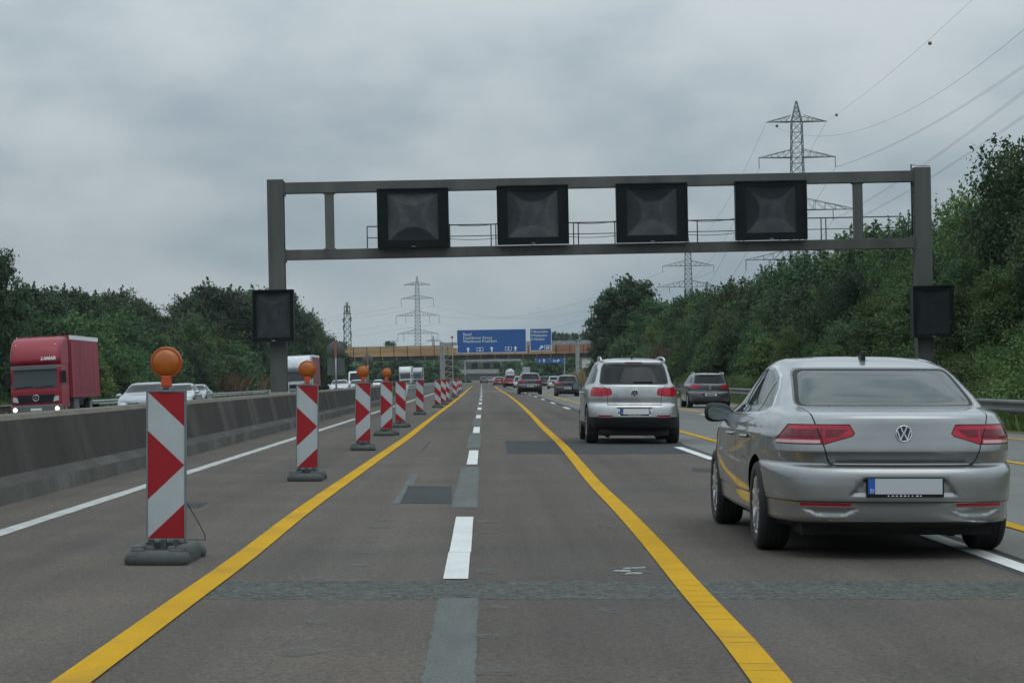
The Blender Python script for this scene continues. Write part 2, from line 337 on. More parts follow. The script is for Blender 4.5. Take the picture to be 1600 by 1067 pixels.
M_brpale = mat('pale_abutment', (0.52,0.53,0.50), 0.8, noise=(0.4, 0.1, 4))
M_pylon = mat('pylon_steel', (0.085,0.110,0.105), 0.6, 0.2)
M_wire = mat('wire', (0.16,0.19,0.20), 0.6)
M_bark = mat('bark', (0.055,0.045,0.035), 0.9, noise=(3, 0.3, 4))
M_leafA = foliage('leaf_mid_green', (0.038,0.086,0.034), (0.084,0.156,0.052), (0.13,0.085,0.036))
M_leafB = foliage('leaf_dark_green', (0.026,0.052,0.027), (0.052,0.088,0.036))
M_leafC = foliage('leaf_yellow_green', (0.054,0.105,0.032), (0.108,0.170,0.048), (0.14,0.12,0.040))
M_leafD = foliage('leaf_brown', (0.10,0.060,0.038), (0.075,0.060,0.035))
M_blade = foliage('grass_blade', (0.070,0.120,0.032), (0.12,0.16,0.048), (0.20,0.15,0.07))
M_straw = foliage('straw_blade', (0.24,0.18,0.085), (0.17,0.135,0.06))

# ------------------------------------------------------------------ setting: ground, roads, markings
def strip_mesh(name, profile, ys, mats, matidx=None, kind=None, parent=None, jitter=None):
    """cross-section (x,z) swept along Y"""
    n = len(profile); vs = []; fs = []; mi = []
    rr = random.Random(hash(name) % 1000 if False else len(name))
    for k, y in enumerate(ys):
        for i, (x, z) in enumerate(profile):
            j = jitter[i] if jitter else 0
            vs.append((x + rr.uniform(-j, j), y, z + rr.uniform(-j, j) * 0.6))
    for k in range(len(ys)-1):
        for i in range(n-1):
            fs.append((k*n+i, k*n+i+1, (k+1)*n+i+1, (k+1)*n+i)); mi.append(matidx[i] if matidx else 0)
    me = bpy.data.meshes.new(name); me.from_pydata(vs, [], fs)
    for m in mats: me.materials.append(m)
    me.polygons.foreach_set('material_index', mi)
    if jitter: me.polygons.foreach_set('use_smooth', [True]*len(fs))
    me.update(); o = link(name, me, parent)
    if kind: o['kind'] = kind
    return o
XB = 3.70      # where the brown asphalt meets the paler concrete lanes
road = strip_mesh('road', [(-4.72,0),(XB,0),(11.9,0)], [-150,0,30,80,200,500,1000,1500], [M_asph, M_conc_lane], [0,1], 'structure')
tag(road, 'worn brown grey motorway carriageway with yellow roadworks lines', 'road')
OPP = math.tan(R(2.8))
def oppz(x): return (x + 5.6) * OPP
opp = strip_mesh('opposite_road', [(-22.3, oppz(-22.3)), (-7.0, oppz(-7.0))], [-150,30,100,300,700,1500], [M_conc_lane], None, 'structure')
tag(opp, 'grey oncoming carriageway behind the concrete barrier', 'road')
med = strip_mesh('median_ground', [(-7.0, oppz(-7.0)), (-6.0,0.03), (-4.8,-0.01)], [-150,30,100,300,700,1500], [M_soil], None, 'structure')
tag(med, 'gravelly ground of the central reservation', 'ground')
gnd = strip_mesh('ground', [(-6000,-1.7),(6000,-1.7)], [-300, 3000, 9000], [M_grass], None, 'structure')
tag(gnd, 'flat green land reaching to the horizon', 'ground')
ysb = list(range(-152, 460, 4))
bank = strip_mesh('embankment', [(11.9,-0.004),(12.6,0.02),(14.0,0.55),(16.2,1.75),(19,2.3),(26,2.8),(60,3.0),(140,-1.8)], ysb, [M_grass], None, 'structure', jitter=[0,0.02,0.12,0.2,0.2,0.3,0.3,0])
tag(bank, 'grassy slope rising beside the right hard shoulder', 'slope')
lbank = strip_mesh('embankment', [(-160,-1.9),(-60,0.6),(-34,0.5),(-28,-0.1),(-24.6,-0.75),(-22.3,oppz(-22.3)-0.004)], list(range(-150, 560, 5)), [M_grass], None, 'structure', jitter=[0,0.3,0.2,0.15,0.08,0])
tag(lbank, 'low grassy verge beside the oncoming carriageway', 'verge')

def marking(name, poly, m, z=0.004):
    b = MB(); b.face([(p[0], p[1], z) for p in poly]); return b.build(name, m, road)
def line_strip(name, pts, w, m, z=0.004, step=1.0, wob=0.0, seams=None):
    """ribbon of width w along (x,y) points, smoothly resampled"""
    pts = [Vector((p[0], p[1])) for p in pts]; res = []
    for i in range(len(pts)-1):
        p0, p1, p2, p3 = pts[max(i-1,0)], pts[i], pts[i+1], pts[min(i+2, len(pts)-1)]
        n = max(2, int((p2-p1).length/step))
        for k in range(n):
            t = k/n
            res.append(0.5*((2*p1)+(p2-p0)*t+(2*p0-5*p1+4*p2-p3)*t*t+(3*p1-p0-3*p2+p3)*t**3))
    res.append(pts[-1]); b = MB(); vs = []
    for i, p in enumerate(res):
        d = (res[min(i+1,len(res)-1)] - res[max(i-1,0)]).normalized(); nrm = Vector((d.y, -d.x))
        ww = w/2 * (1 + random.uniform(-wob, wob))
        vs += [(p.x-nrm.x*ww, p.y-nrm.y*ww, z), (p.x+nrm.x*ww, p.y+nrm.y*ww, z)]
    b.add(vs, [(2*i, 2*i+1, 2*i+3, 2*i+2) for i in range(len(res)-1)])
    if seams:   # overlaps of the hand-laid tape
        y = seams[0]; rs = random.Random(4)
        while y < seams[1]:
            i = min(range(len(res)), key=lambda q: abs(res[q].y-y)); p = res[i]; t_ = (y-p.y); q2 = res[min(i+1,len(res)-1)]; x = p.x + (q2.x-p.x)*t_/max(.01,(q2.y-p.y))
            sk = rs.uniform(-.01,.01); b.face([(x-w/2,y,z+.001),(x+w/2,y+sk,z+.001),(x+w/2,y+sk+.018,z+.001),(x-w/2,y+.018,z+.001)], 1); y += rs.choice((.22,.3,.34,.5,.75))
    return b.build(name, [m, M_tape] if seams else m, road)
def gpts(L): return [G(*p)[:2] for p in L]
# yellow temporary lines (hand-laid tape: they wander)
yl = gpts([(112,1067),(190,1010),(282,943),(385,868),(478,795),(560,737),(600,709),(636,684),(660,665),(686,645),(706,630),(722,617),(732,608),(738,603)])
line_strip('yellow_line', [(-1.62,4.5),(-1.68,7.0)] + yl, 0.165, M_yel, 0.008)
yr_ = gpts([(1205,1067),(1150,998),(1085,926),(1020,850),(968,794),(930,756),(898,718),(880,697),(862,680),(846,665),(828,646),(808,628),(792,616),(779,608),(772,602.5)])
line_strip('yellow_line', [(1.12,5.0),(1.14,7.0)] + yr_, 0.165, M_yel, 0.008, seams=(8.5,15.5))
line_strip('yellow_line', [(4.42,6),(4.45,18),(4.55,43),(4.58,60),(4.66,106),(4.66,163),(4.5,260),(4.2,380)], 0.155, M_yel, 0.008)
line_strip('yellow_line', [(7.75,6),(7.8,32),(7.9,85),(8.0,140),(7.9,300)], 0.155, M_yel, 0.008)
line_strip('yellow_line', [(10.75,6),(10.8,44),(10.9,120),(10.8,320)], 0.14, M_yel, 0.008)
line_strip('white_edge_line', [(-3.88,5),(-3.9,30),(-3.9,60),(-3.92,120),(-4.0,250),(-4.3,420)], 0.15, M_whi_old, 0.004, step=0.5, wob=0.10)
def dashes(x0, starts, L=6.0, w=0.155, m=M_whi):
    for s in starts:
        b = MB(); n = 3; cuts = [0, 2.05, 4.1, L]
        for a, c in zip(cuts[:-1], cuts[1:]):
            e = 0.012 if c < L else 0; j = random.uniform(-0.003, 0.003)
            b.face([(x0(s+a)-w/2+j, s+a, 0.006), (x0(s+a)+w/2+j, s+a, 0.006), (x0(s+c)+w/2+j, s+c-e, 0.006), (x0(s+c)-w/2+j, s+c-e, 0.006)])
        b.build('lane_dash', m, road)
cx = lambda y: -0.172 + 0.0003*min(y, 0) - max(0, y-150)*0.0011
dashes(cx, [13.45 + 17.75*k for k in range(0, 22)])
dx = lambda y: 3.56 - 0.0018*min(y, 90)
dashes(dx, [13.6] + [33.0 + 17.75*k for k in range(0, 16)])
dashes(lambda y: 7.42, [15 + 17.75*k for k in range(0, 14)])
for k in range(26):   # far carriageway dashes
    s = 20 + k*18; b = MB(); z0 = 0.006
    for x in (-11.0, -14.7, -18.4): b.face([(x-0.08, s, oppz(x-0.08)+z0), (x+0.08, s, oppz(x+0.08)+z0), (x+0.08, s+6, oppz(x+0.08)+z0), (x-0.08, s+6, oppz(x-0.08)+z0)])
    b.build('lane_dash', M_whi, opp)
def wobbly(name, x0, x1, y0, y1, m, z=0.003, n=14, w=0.03, skew=0.0):
    """patch with slightly ragged long sides"""
    b = MB(); vs = []
    for i in range(n+1):
        y = y0+(y1-y0)*i/n; vs += [(x0+random.uniform(-w,w)+skew*i/n, y, z), (x1+random.uniform(-w,w)+skew*i/n, y, z)]
    b.add(vs, [(2*i, 2*i+1, 2*i+3, 2*i+2) for i in range(n)]); return b.build(name, m, road)
def gx(px, py): return G(px, py).x
# ground-off old dashes (pale rough strips) before each white dash
wobbly('ground_off_strip', -0.258, -0.032, 3.5, 12.3, M_grind, 0.002, 140, 0.008)
for k in range(0, 8):
    s = 20.9 + 17.75*k; wobbly('ground_off_strip', cx(s)-0.14, cx(s)+0.11, s+0.0, s+9.5, M_grind, 0.002, 90, 0.012)
# asphalt seam across the road, dark repair patches
b = MB(); vs = []
nseg = 60
for i in range(nseg+1):
    x = -1.72 + (8.6)*i/nseg; vs += [(x, 12.25+random.uniform(-.03,.03), 0.001), (x, 13.35+random.uniform(-.03,.03), 0.001)]
b.add(vs, [(2*i, 2*i+2, 2*i+3, 2*i+1) for i in range(nseg)]); b.build('seam_strip', M_seam, road)
marking('repair_patch', [G(625,786)[:2], G(706,787)[:2], G(706,760)[:2], G(638,759)[:2]], M_patch, 0.003)
marking('repair_patch', [G(793,709)[:2], G(1085,709)[:2], G(1062,690)[:2], G(789,689)[:2]], M_patch, 0.003)
marking('repair_patch', [G(268,794)[:2], G(312,793)[:2], G(326,785)[:2], G(290,786)[:2]], M_patch, 0.003)
marking('repair_patch', [G(1082,737)[:2], G(1130,738)[:2], G(1126,732)[:2], G(1080,731)[:2]], M_patch, 0.003)
wobbly('patch_edge', gx(612,786), gx(625,786), G(0,787).y, G(0,740).y, M_grind, 0.0025, 8, 0.02)
# expansion seam dark line where asphalt meets concrete
line_strip('joint_line', [(XB-0.01,5),(XB,60),(XB,300)], 0.05, M_dark, 0.002, step=4, wob=0.3)
line_strip('joint_line', [(XB-0.22,5),(XB-0.22,60),(XB-0.24,200)], 0.16, M_patch, 0.0015, step=2, wob=0.25)
for k in range(46):   # crosswise contraction joints in the concrete lanes
    y = 8 + k*5.0; marking('joint_line', [(XB+.03,y),(11.8,y),(11.8,y+.03),(XB+.03,y+.03)], M_patch, 0.0015)
marking('white_cross_line', [(-0.2,195),(5.8,195),(5.8,196.6),(-0.2,196.6)], M_whi, 0.0055)
# rumble scuffs beside the seam of the lanes
for (px, py, w, l) in [(905,0,0,0)]: pass
for (px, py) in [(575,846),(567,864),(560,883),(500,907),(524,938),(498,972),(474,1017),(592,823),(600,812),(764,832),(764,815),(762,893),(768,950),(768,994),(768,1048),(983,888),(998,893),(965,889),(946,822),(958,954)]:
    g = G(px, py); w = random.uniform(0.07, 0.14); l = random.uniform(0.08, 0.22)
    b = MB(); n = 10; pts = [(g.x + w*math.cos(a)*random.uniform(.6,1.2), g.y + l*math.sin(a)*random.uniform(.6,1.2), 0.003) for a in [2*math.pi*i/n for i in range(n)]]
    b.face(pts); b.build('scuff_mark', M_scuff, road)
for (pa, pb) in [((972,889),(1008,888)),((955,893),(985,893)),((975,897),(1003,897))]:
    a, c = G(*pa), G(*pb); b = MB(); b.face([(a.x,a.y,.0035),(c.x,c.y,.0035),(c.x+.01,c.y+.12,.0035),(a.x+.03,a.y+.10,.0035)]); b.build('scuff_mark', M_whi_smear, road)
b = MB(); a, c = G(660,703), G(672,690); b.face([(a.x-.01,a.y,.003),(a.x+.02,a.y,.003),(c.x+.02,c.y,.003),(c.x-.01,c.y,.003)]); b.build('skid_mark', M_patch, road)

# ------------------------------------------------------------------ text helper
def text_mesh(s, size, name='lettering', depth=0.004, bold=0.0, align='LEFT'):
    cu = bpy.data.curves.new(name, 'FONT'); cu.body = s; cu.size = size; cu.extrude = depth; cu.offset = bold; cu.align_x = align; cu.resolution_u = 3
    o = bpy.data.objects.new('tmp', cu); COL.objects.link(o)
    dg = bpy.context.evaluated_depsgraph_get(); me = bpy.data.meshes.new_from_object(o.evaluated_get(dg))
    bpy.data.objects.remove(o); bpy.data.curves.remove(cu); me.name = name
    return me
def text_obj(s, size, m, parent, loc, rot=(R(90),0,0), name='lettering', bold=0.0, align='LEFT', shear=None, sx=1.0):
    me = text_mesh(s, size, name, bold=bold, align=align)
    if shear: me.transform(Matrix(((1,shear,0,0),(0,1,0,0),(0,0,1,0),(0,0,0,1))))
    if sx != 1.0: me.transform(Matrix.Diagonal((sx,1,1,1)))
    me.materials.clear(); me.materials.append(m); return link(name, me, parent, loc, rot)

# ------------------------------------------------------------------ concrete barrier and guard rails
PROF = [(-4.70,-0.01),(-4.72,0.17),(-4.86,0.25),(-5.0,0.80),(-5.045,0.85),(-5.285,0.85),(-5.33,0.80),(-5.47,0.25),(-5.61,0.17),(-5.63,-0.05)]
def barrier(y0, y1, label, seglen=15.0):
    b = MB(); ys = []; y = y0; gaps = []
    while y < y1 - 0.1:
        e = min(y + seglen, y1)
        n = 6
        for k in range(n):
            a, c = y + (e-y)*k/n, y + (e-y)*(k+1)/n
            if k == 0: a += 0.005
            if k == n-1: c -= 0.005
            b.add([(x, a, z) for x, z in PROF] + [(x, c, z) for x, z in PROF], [(i, i+1, len(PROF)+i+1, len(PROF)+i) for i in range(len(PROF)-1)], 0)
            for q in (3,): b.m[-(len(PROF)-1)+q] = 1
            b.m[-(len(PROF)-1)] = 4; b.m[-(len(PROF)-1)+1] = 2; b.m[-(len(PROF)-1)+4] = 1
        if y == y0: b.face([(x, y+.012, z) for x, z in PROF])
        if e == y1: b.face([(x, e-.012, z) for x, z in PROF])
        b.box(-5.6, -4.78, e-0.005, e+0.005, -0.02, 0.16, 3); b.box(-5.26, -5.07, e-0.005, e+0.005, 0.16, 0.80, 3)
        y = e
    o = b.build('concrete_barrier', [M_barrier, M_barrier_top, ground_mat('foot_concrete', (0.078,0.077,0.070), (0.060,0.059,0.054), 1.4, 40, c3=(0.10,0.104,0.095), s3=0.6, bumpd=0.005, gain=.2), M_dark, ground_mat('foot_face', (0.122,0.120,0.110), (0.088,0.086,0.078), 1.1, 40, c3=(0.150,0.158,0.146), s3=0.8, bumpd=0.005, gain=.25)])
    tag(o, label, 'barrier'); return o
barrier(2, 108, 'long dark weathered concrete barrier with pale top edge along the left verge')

def guard_rail(name, x, z0, y0, y1, side, label, m=M_rail, step=2.0, tilt=0, height=0.75):
    """W-beam rail on posts running along Y; side=-1 faces -x"""
    root = empty(name, (x, y0, z0), (0, tilt, 0))
    L = y1 - y0; prof = [(0,.0),(.055,.045),(.055,.085),(0,.13),(0,.18),(.055,.225),(.055,.265),(0,.31)]
    b = MB(); n = len(prof); nn = int(L/4)
    ys = [L*i/nn for i in range(nn+1)]; vs = []
    for y in ys: vs += [(side*px, y, height-.31+pz) for px, pz in prof]
    b.add(vs, [(k*n+i, k*n+i+1, (k+1)*n+i+1, (k+1)*n+i) for k in range(nn) for i in range(n-1)], 0, False)
    b.build('rail_beam', m, root)
    y = 0.5; cnt = 0; rest = MB()
    while y < L:
        if cnt < 40:
            p = MB(); p.box(-side*.12, -side*.02, y-.05, y+.05, -.1, height-.02); p.build('post', m, root)
        else: rest.box(-side*.12, -side*.02, y-.05, y+.05, -.1, height-.02)
        y += step; cnt += 1
    if cnt > 40: rest.build('post', m, root)['kind'] = 'stuff'
    tag(root, label, 'guard rail'); return root
guard_rail('guard_rail', 12.1, 0.0, 20, 330, -1, 'dark steel guard rail along the right shoulder below the hedge', step=4)
guard_rail('guard_rail', -22.9, oppz(-22.3), 60, 480, 1, 'steel guard rail on the far side of the oncoming lanes', M_steel, step=4)
guard_rail('guard_rail', -5.0, 0.0, 126, 420, 1, 'steel guard rail in the median beyond the end of the concrete barrier', M_steel, step=3)
# white leaning end board of the barrier
eb = MB(); eb.prism([(-0.10,0.0),(0.16,0.0),(0.38,0.86),(0.14,0.86)], -0.12, 0.12)
eo = eb.build('barrier_end_board', mat('end_white', (0.55,0.58,0.60), 0.5, noise=(3,.1,3)), loc=(-4.55, 121, 0.0), bevel=0.01)
tag(eo, 'white leaning end piece between the concrete barrier and the median rail', 'barrier end')

# ------------------------------------------------------------------ roadworks beacons
def beacon_panel(kind):
    a = 0.236; w, h = 0.25, 1.0
    if kind == 'chevron':
        polys = [([(0,0),(1,0),(1,a)],0), ([(0,0),(1,a),(1,.5),(0,.264)],1), ([(0,.264),(1,.5),(0,.736)],0), ([(0,.736),(1,.5),(1,1-a),(0,1)],1), ([(1,1-a),(1,1),(0,1)],0)]
    else:
        polys = [([(0,0),(1,0),(1,a)],0), ([(0,0),(1,a),(1,.5),(0,.264)],1), ([(0,.264),(1,.5),(1,.764),(0,.528)],0), ([(0,.528),(1,.764),(1,1.0),(.98,1.0),(0,.79)],1), ([(0,.79),(.98,1),(0,1)],0)]
    b = MB()
    for pl, m in polys: b.face([(-w/2 + u*w, 0, (1-t)*h) for u, t in pl], m)
    # frame: grey edge, rounded body behind
    b.box(-.136, -.125, -.004, .045, -.004, 1.012, 2); b.box(.125, .136, -.004, .045, -.004, 1.012, 2)
    b.box(-.125, .125, -.004, .045, 1.0, 1.012, 2); b.box(-.125, .125, .002, .045, -.004, 1.0, 2)
    me = b.build('panel_tmp', [M_red, M_bwhite, M_bgrey], recalc=False)
    d = me.data; bpy.data.objects.remove(me); d.name = 'panel_' + kind; return d
PAN = {k: beacon_panel(k) for k in ('chevron', 'plain')}
def beacon_base():
    """recycled-rubber foot: sculpted long block with two raised lobes, handle slots and a socket for the panel"""
    def sup(t, a, c, n): 
        ct, st = math.cos(t), math.sin(t); return (a*math.copysign(abs(ct)**(2/n), ct), c*math.copysign(abs(st)**(2/n), st))
    b = MB(); N = 56
    def block(x0, y0, lv, n=5):
        vs = []
        for (a_, c_, z) in lv:
            for k in range(N): q = sup(2*math.pi*k/N, a_, c_, n); vs.append((x0+q[0], y0+q[1], z))
        M_ = len(lv); b.add(vs, [(i*N+k, i*N+(k+1)%N, (i+1)*N+(k+1)%N, (i+1)*N+k) for i in range(M_-1) for k in range(N)], 0, True)
        b.face(vs[-N:])
    block(0, -.33, [(.205,.105,0),(.215,.115,.02),(.212,.112,.05),(.195,.095,.078),(.17,.07,.088)])
    block(0, .33, [(.205,.105,0),(.215,.115,.02),(.212,.112,.05),(.195,.095,.078),(.17,.07,.088)])
    block(0, 0, [(.165,.40,0),(.17,.40,.03),(.155,.385,.07),(.13,.36,.082)], 8)
    for sx in (-1, 1):
        block(sx*.150, -.02, [(.055,.30,.0),(.058,.30,.07),(.045,.285,.112),(.03,.27,.118)], 4)
        block(sx*.075, -.20, [(.032,.055,.05),(.03,.052,.10),(.02,.04,.112)], 4)
        block(sx*.13, -.345, [(.05,.045,.05),(.045,.04,.098),(.03,.028,.104)], 4)
    b.box(-.128, .128, -.085, .085, .06, .128)
    for x in (-.085, 0.0, .085): b.box(x-.018, x+.018, -.12, -.08, .06, .150)
    me = b.build('base', M_rubber)
    d = me.data; bpy.data.objects.remove(me); return d
BASE = beacon_base()
def beacon_bracket():
    b = MB(); b.box(-.125, .125, .0, .04, .0, .05)
    for x in (-.07, 0.0, .07): b.box(x-.022, x+.022, -.022, .06, -.05, .042)
    o = b.build('bracket', M_bgrey, bevel=0.006); d = o.data; bpy.data.objects.remove(o); return d
BRK = beacon_bracket()
def lamp_meshes():
    b = MB(); r = .107
    b.lathe([(0.0,-.052),(.03,-.0515),(.06,-.046),(.083,-.036),(.094,-.022),(.094,.022),(.083,.036),(.06,.046),(.03,.0515),(0,.052)], 'Y', n=40)
    l = b.build('lens', M_amber); ld = l.data; bpy.data.objects.remove(l)
    b = MB(); b.lathe([(.090,-.020),(.1,-.026),(.108,-.020),(.110,0),(.108,.020),(.1,.026),(.090,.020)], 'Y', n=40)
    l = b.build('lens_rim', M_amber_rim); rd = l.data; bpy.data.objects.remove(l)
    b = MB(); b.box(-.034,.034,-.034,.034,-.175,-.098); b.box(-.028,.028,-.03,.03,-.20,-.175); l = b.build('lamp_neck', M_orange, bevel=.008); nd = l.data; bpy.data.objects.remove(l)
    return ld, rd, nd
LENS, RIM, NECK = lamp_meshes()
def beacon(x, y, kind, lamp, label, yaw=0, lean=0, base_yaw=0):
    root = empty('roadworks_beacon', (x, y, 0), (0, lean, yaw))
    tag(root, label, 'beacon', 'striped roadworks beacons along the yellow line')
    bs = link('base', BASE, root, (0,0,0), (0,0,base_yaw)); link('bracket', BRK, root, (0,-.02,.10)); link('panel', PAN[kind], root, (0,-.02,.152))
    if lamp:
        l = link('lamp_neck', NECK, root, (0,0,1.352 + 0.01)); b = MB(); b.box(-.05,.05,-.03,.03,1.15,1.185); b.build('lamp_mount', M_bgrey, root, bevel=.005)
        link('lens', LENS, root, (0,0,1.352)); link('lens_rim', RIM, root, (0,0,1.352))
    return root
bx = -2.12
LB = [((259.5,883),'chevron',1,'red and white chevron beacon with orange lamp, closest of all, loose cable behind'),
      ((480,752),'chevron',1,'red and white chevron beacon with orange lamp, second from the front'),
      ((567,704),'chevron',1,'red and white chevron beacon with orange lamp, third from the front'),
      ((604,681),'chevron',1,'smallest beacon carrying an orange lamp, chevron panel, fourth from the front'),
      ((626,668),'plain',0,'diagonally striped beacon without lamp just behind the lamp beacons'),
      ((656,648),'plain',0,'lone diagonally striped beacon without lamp standing between two gaps in the row'),
      ((684,637),'plain',0,'striped beacon first of the tight trio further along the row'),
      ((692.5,632),'plain',0,'striped beacon in the middle of the tight trio along the row'),
      ((698.5,627.5),'plain',0,'striped beacon last of the tight trio along the row'),
      ((710.5,621.5),'plain',0,'striped beacon standing alone after the tight trio')]
beacons = []
for i, ((px, py), k, l, lab) in enumerate(LB):
    g = G(px, py); beacons.append(beacon((px-VX)*(g.y+.40)/F, g.y + 0.42, k, l, lab, yaw=R(random.uniform(-3,3)) if i else 0, base_yaw=R(random.uniform(-8,8)) if i else R(-2)))
for k in range(7):
    y = 150 + k*14; beacon(-2.05 - 0.01*k - (0.4 if k > 3 else 0), y, 'plain', 0, 'distant striped beacon in the far end of the row', yaw=R(random.uniform(-5,5)))
b = MB(); b.tube([(.132,.03,.40),(.15,.09,.35),(.19,.20,.25),(.22,.33,.15),(.215,.40,.11),(.15,.43,.108),(.06,.42,.11),(.02,.30,.10)], .0035, 6); b.build('cable', M_rubber, beacons[0])

# ------------------------------------------------------------------ variable message gantry over the road
GD = 72.0; gs = GD / F
groot = empty('sign_gantry', (0, GD, 0), (0, R(-1.1), 0))
tag(groot, 'dark steel gantry spanning the carriageway with four blank display boxes', 'gantry')
rotm = Matrix.Rotation(R(-1.1), 4, 'Y').inverted()
def GL(px, py): 
    p = P(px, py, GD); p.y = 0; return rotm @ p
def gbox(mb, x0, x1, z0, z1, y0, y1, m=0): mb.box(x0, x1, y0, y1, z0, z1, m)
lt, rt = GL(429.5, 282), GL(1438, 262); CW = 0.265
xl, xr, ztop = lt.x + 0.02, rt.x + 0.02, (lt.z + rt.z)/2
zb1, zb0 = GL(512, 285).z, GL(512, 302).z      # upper beam top / bottom
lb1, lb0 = GL(512, 390).z, GL(512, 405.5).z    # lower beam
for x in (xl, xr):
    b = MB(); b.box(x-CW, x+CW, -.26, .26, 0.9, ztop); b.box(x-CW-.0, x-CW+.09, -.275, .275, 0.92, ztop-.02); b.box(x+CW-.09, x+CW, -.275, .275, 0.92, ztop-.02)
    c = b.build('column', M_gantry, groot)
    b = MB(); b.box(x-.33, x+.33, -.36, .36, -1.2, 0.9); b.build('column_base', M_brconc, groot, bevel=.02)
b = MB(); b.box(xl+CW, xr-CW, -.2, .2, zb0, zb1); b.build('top_beam', M_gantry, groot, bevel=.008)
b = MB(); b.box(xl+CW, xr-CW, -.2, .2, lb0, lb1); b.build('bottom_beam', M_gantry_stain, groot, bevel=.008)
b = MB()
for x, s in ((xl+CW, 1), (xr-CW, -1)):
    for z0, z1 in ((zb0, zb1), (lb0, lb1)): b.box(min(x, x+s*.05), max(x, x+s*.05), -.225, .225, z0-.07, z1+.03)
b.build('flange', M_gantry, groot)
for px in (515, 1340.5):
    x = GL(px, 340).x; b = MB(); b.box(x-.145, x+.145, -.15, .15, lb1+.003, zb0-.003); b.box(x-.19, x+.19, -.17, .17, zb0-.035, zb0-.004); b.box(x-.19, x+.19, -.17, .17, lb1+.004, lb1+.035); b.build('strut', M_gantry, groot)
def display(cx_, cz, w, h, sw, sh, seed, film_tone, name='display_box', y0=-.55, dz=0.0):
    o = empty(name, (cx_, 0, cz), (0, 0, 0), groot)
    b = MB(); yb = -.205
    # open hood: four walls round a recessed face
    fx = (w - sw)/2; fz = (h - sh)/2
    b.box(-w/2, -w/2+.04, y0, yb, -h/2, h/2); b.box(w/2-.04, w/2, y0, yb, -h/2, h/2)
    b.box(-w/2+.04, w/2-.04, y0, yb, h/2-.04, h/2); b.box(-w/2+.04, w/2-.04, y0, yb, -h/2, -h/2+.04)
    b.box(-w/2+.04, w/2-.04, y0+.28, yb, -h/2+.04, h/2-.04)
    for x0_,x1_,z0_,z1_ in ((-w/2+.04,-sw/2,-h/2+.04,h/2-.04),(sw/2,w/2-.04,-h/2+.04,h/2-.04),(-sw/2,sw/2,-h/2+.04,-sh/2+dz),(-sw/2,sw/2,sh/2+dz,h/2-.04)): b.box(x0_,x1_,y0+.05,y0+.28,z0_,z1_)
    body = b.build(name, M_cab, groot, loc=(cx_, 0, cz)); bpy.data.objects.remove(o)
    # wrapped film: corners pulled out, middle sucked in
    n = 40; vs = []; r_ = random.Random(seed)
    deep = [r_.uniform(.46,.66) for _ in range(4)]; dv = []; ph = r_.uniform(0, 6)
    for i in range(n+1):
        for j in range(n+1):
            u, v = 2*i/n-1, 2*j/n-1; dep = .03*(1-u*u)*(1-v*v); q_ = film_tone[4]*(.86+.14*math.sin(5*u+3*v+ph)+.10*math.sin(11*u-6*v+ph)*(1-abs(v)))
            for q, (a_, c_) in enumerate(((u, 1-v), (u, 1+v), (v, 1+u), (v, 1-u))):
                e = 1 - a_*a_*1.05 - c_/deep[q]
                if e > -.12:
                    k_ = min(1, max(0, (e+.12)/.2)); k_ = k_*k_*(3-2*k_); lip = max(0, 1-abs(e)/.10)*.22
                    q_ = q_*(1-k_) + film_tone[q]*k_*(1-.35*max(0,e)) + lip*film_tone[4]
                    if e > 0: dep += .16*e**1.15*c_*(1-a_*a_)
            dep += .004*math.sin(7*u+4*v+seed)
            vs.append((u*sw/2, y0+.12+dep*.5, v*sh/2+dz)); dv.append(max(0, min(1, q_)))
    m = MB(); m.add(vs, [(i*(n+1)+j, (i+1)*(n+1)+j, (i+1)*(n+1)+j+1, i*(n+1)+j+1) for i in range(n) for j in range(n)], 0, True)
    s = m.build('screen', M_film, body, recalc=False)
    at = s.data.attributes.new('film_tone', 'FLOAT', 'POINT'); at.data.foreach_set('value', dv)  # pale star and darker edge arcs set into the film colour
    f = MB(); f.box(-.06,.06,y0-.006,y0,-h/2+.01,-h/2+.035); f.build('latch', M_steel, body)
    return body
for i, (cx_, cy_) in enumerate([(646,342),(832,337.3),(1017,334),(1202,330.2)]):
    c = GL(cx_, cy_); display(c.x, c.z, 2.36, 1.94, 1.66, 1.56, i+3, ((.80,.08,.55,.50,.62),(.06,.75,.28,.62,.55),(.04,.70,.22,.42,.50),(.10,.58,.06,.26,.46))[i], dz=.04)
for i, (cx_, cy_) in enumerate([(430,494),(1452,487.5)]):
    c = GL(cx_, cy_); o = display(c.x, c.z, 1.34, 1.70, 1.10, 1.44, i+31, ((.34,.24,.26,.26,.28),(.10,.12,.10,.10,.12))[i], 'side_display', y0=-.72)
# walkway railing behind the beams
b = MB(); yk = 0.95; x0, x1 = GL(574,380).x*1.013, GL(1412,350).x*1.013
zt = lb1 + .80; zm = lb1 + .42
b.tube([(x0,yk,zt),(x1,yk,zt)], .022, 6); b.tube([(x0,yk,zm),(x1,yk,zm)], .016, 6); b.box(x0, x1, .2, 1.0, lb1-.10, lb1-.04)
for k in range(14):
    x = x0 + (x1-x0)*k/13; b.tube([(x,yk,lb1-.1),(x,yk,zt)], .022, 6)
    if k % 2: b.tube([(x+.16,yk,lb1-.1),(x+.16,yk,zt)], .022, 6)
b.build('walkway_railing', M_gantry, groot)
b = MB()
cxs = [x0] + [GL(px,337).x for px in (646,832,1017,1202)] + [x1]
for xa, xb in zip(cxs[1:-2], cxs[2:-1]):   # slack cables between the boxes
    for zc, sg in ((zt+.34, .40), (zm+.12, .26)):
        b.tube([(xa+(xb-xa)*t/16, .75, zc-sg*4*(t/16)*(1-t/16)) for t in range(17)], .010, 5)
b.build('cable', M_black, groot)
b = MB(); xk = xr-CW-.06
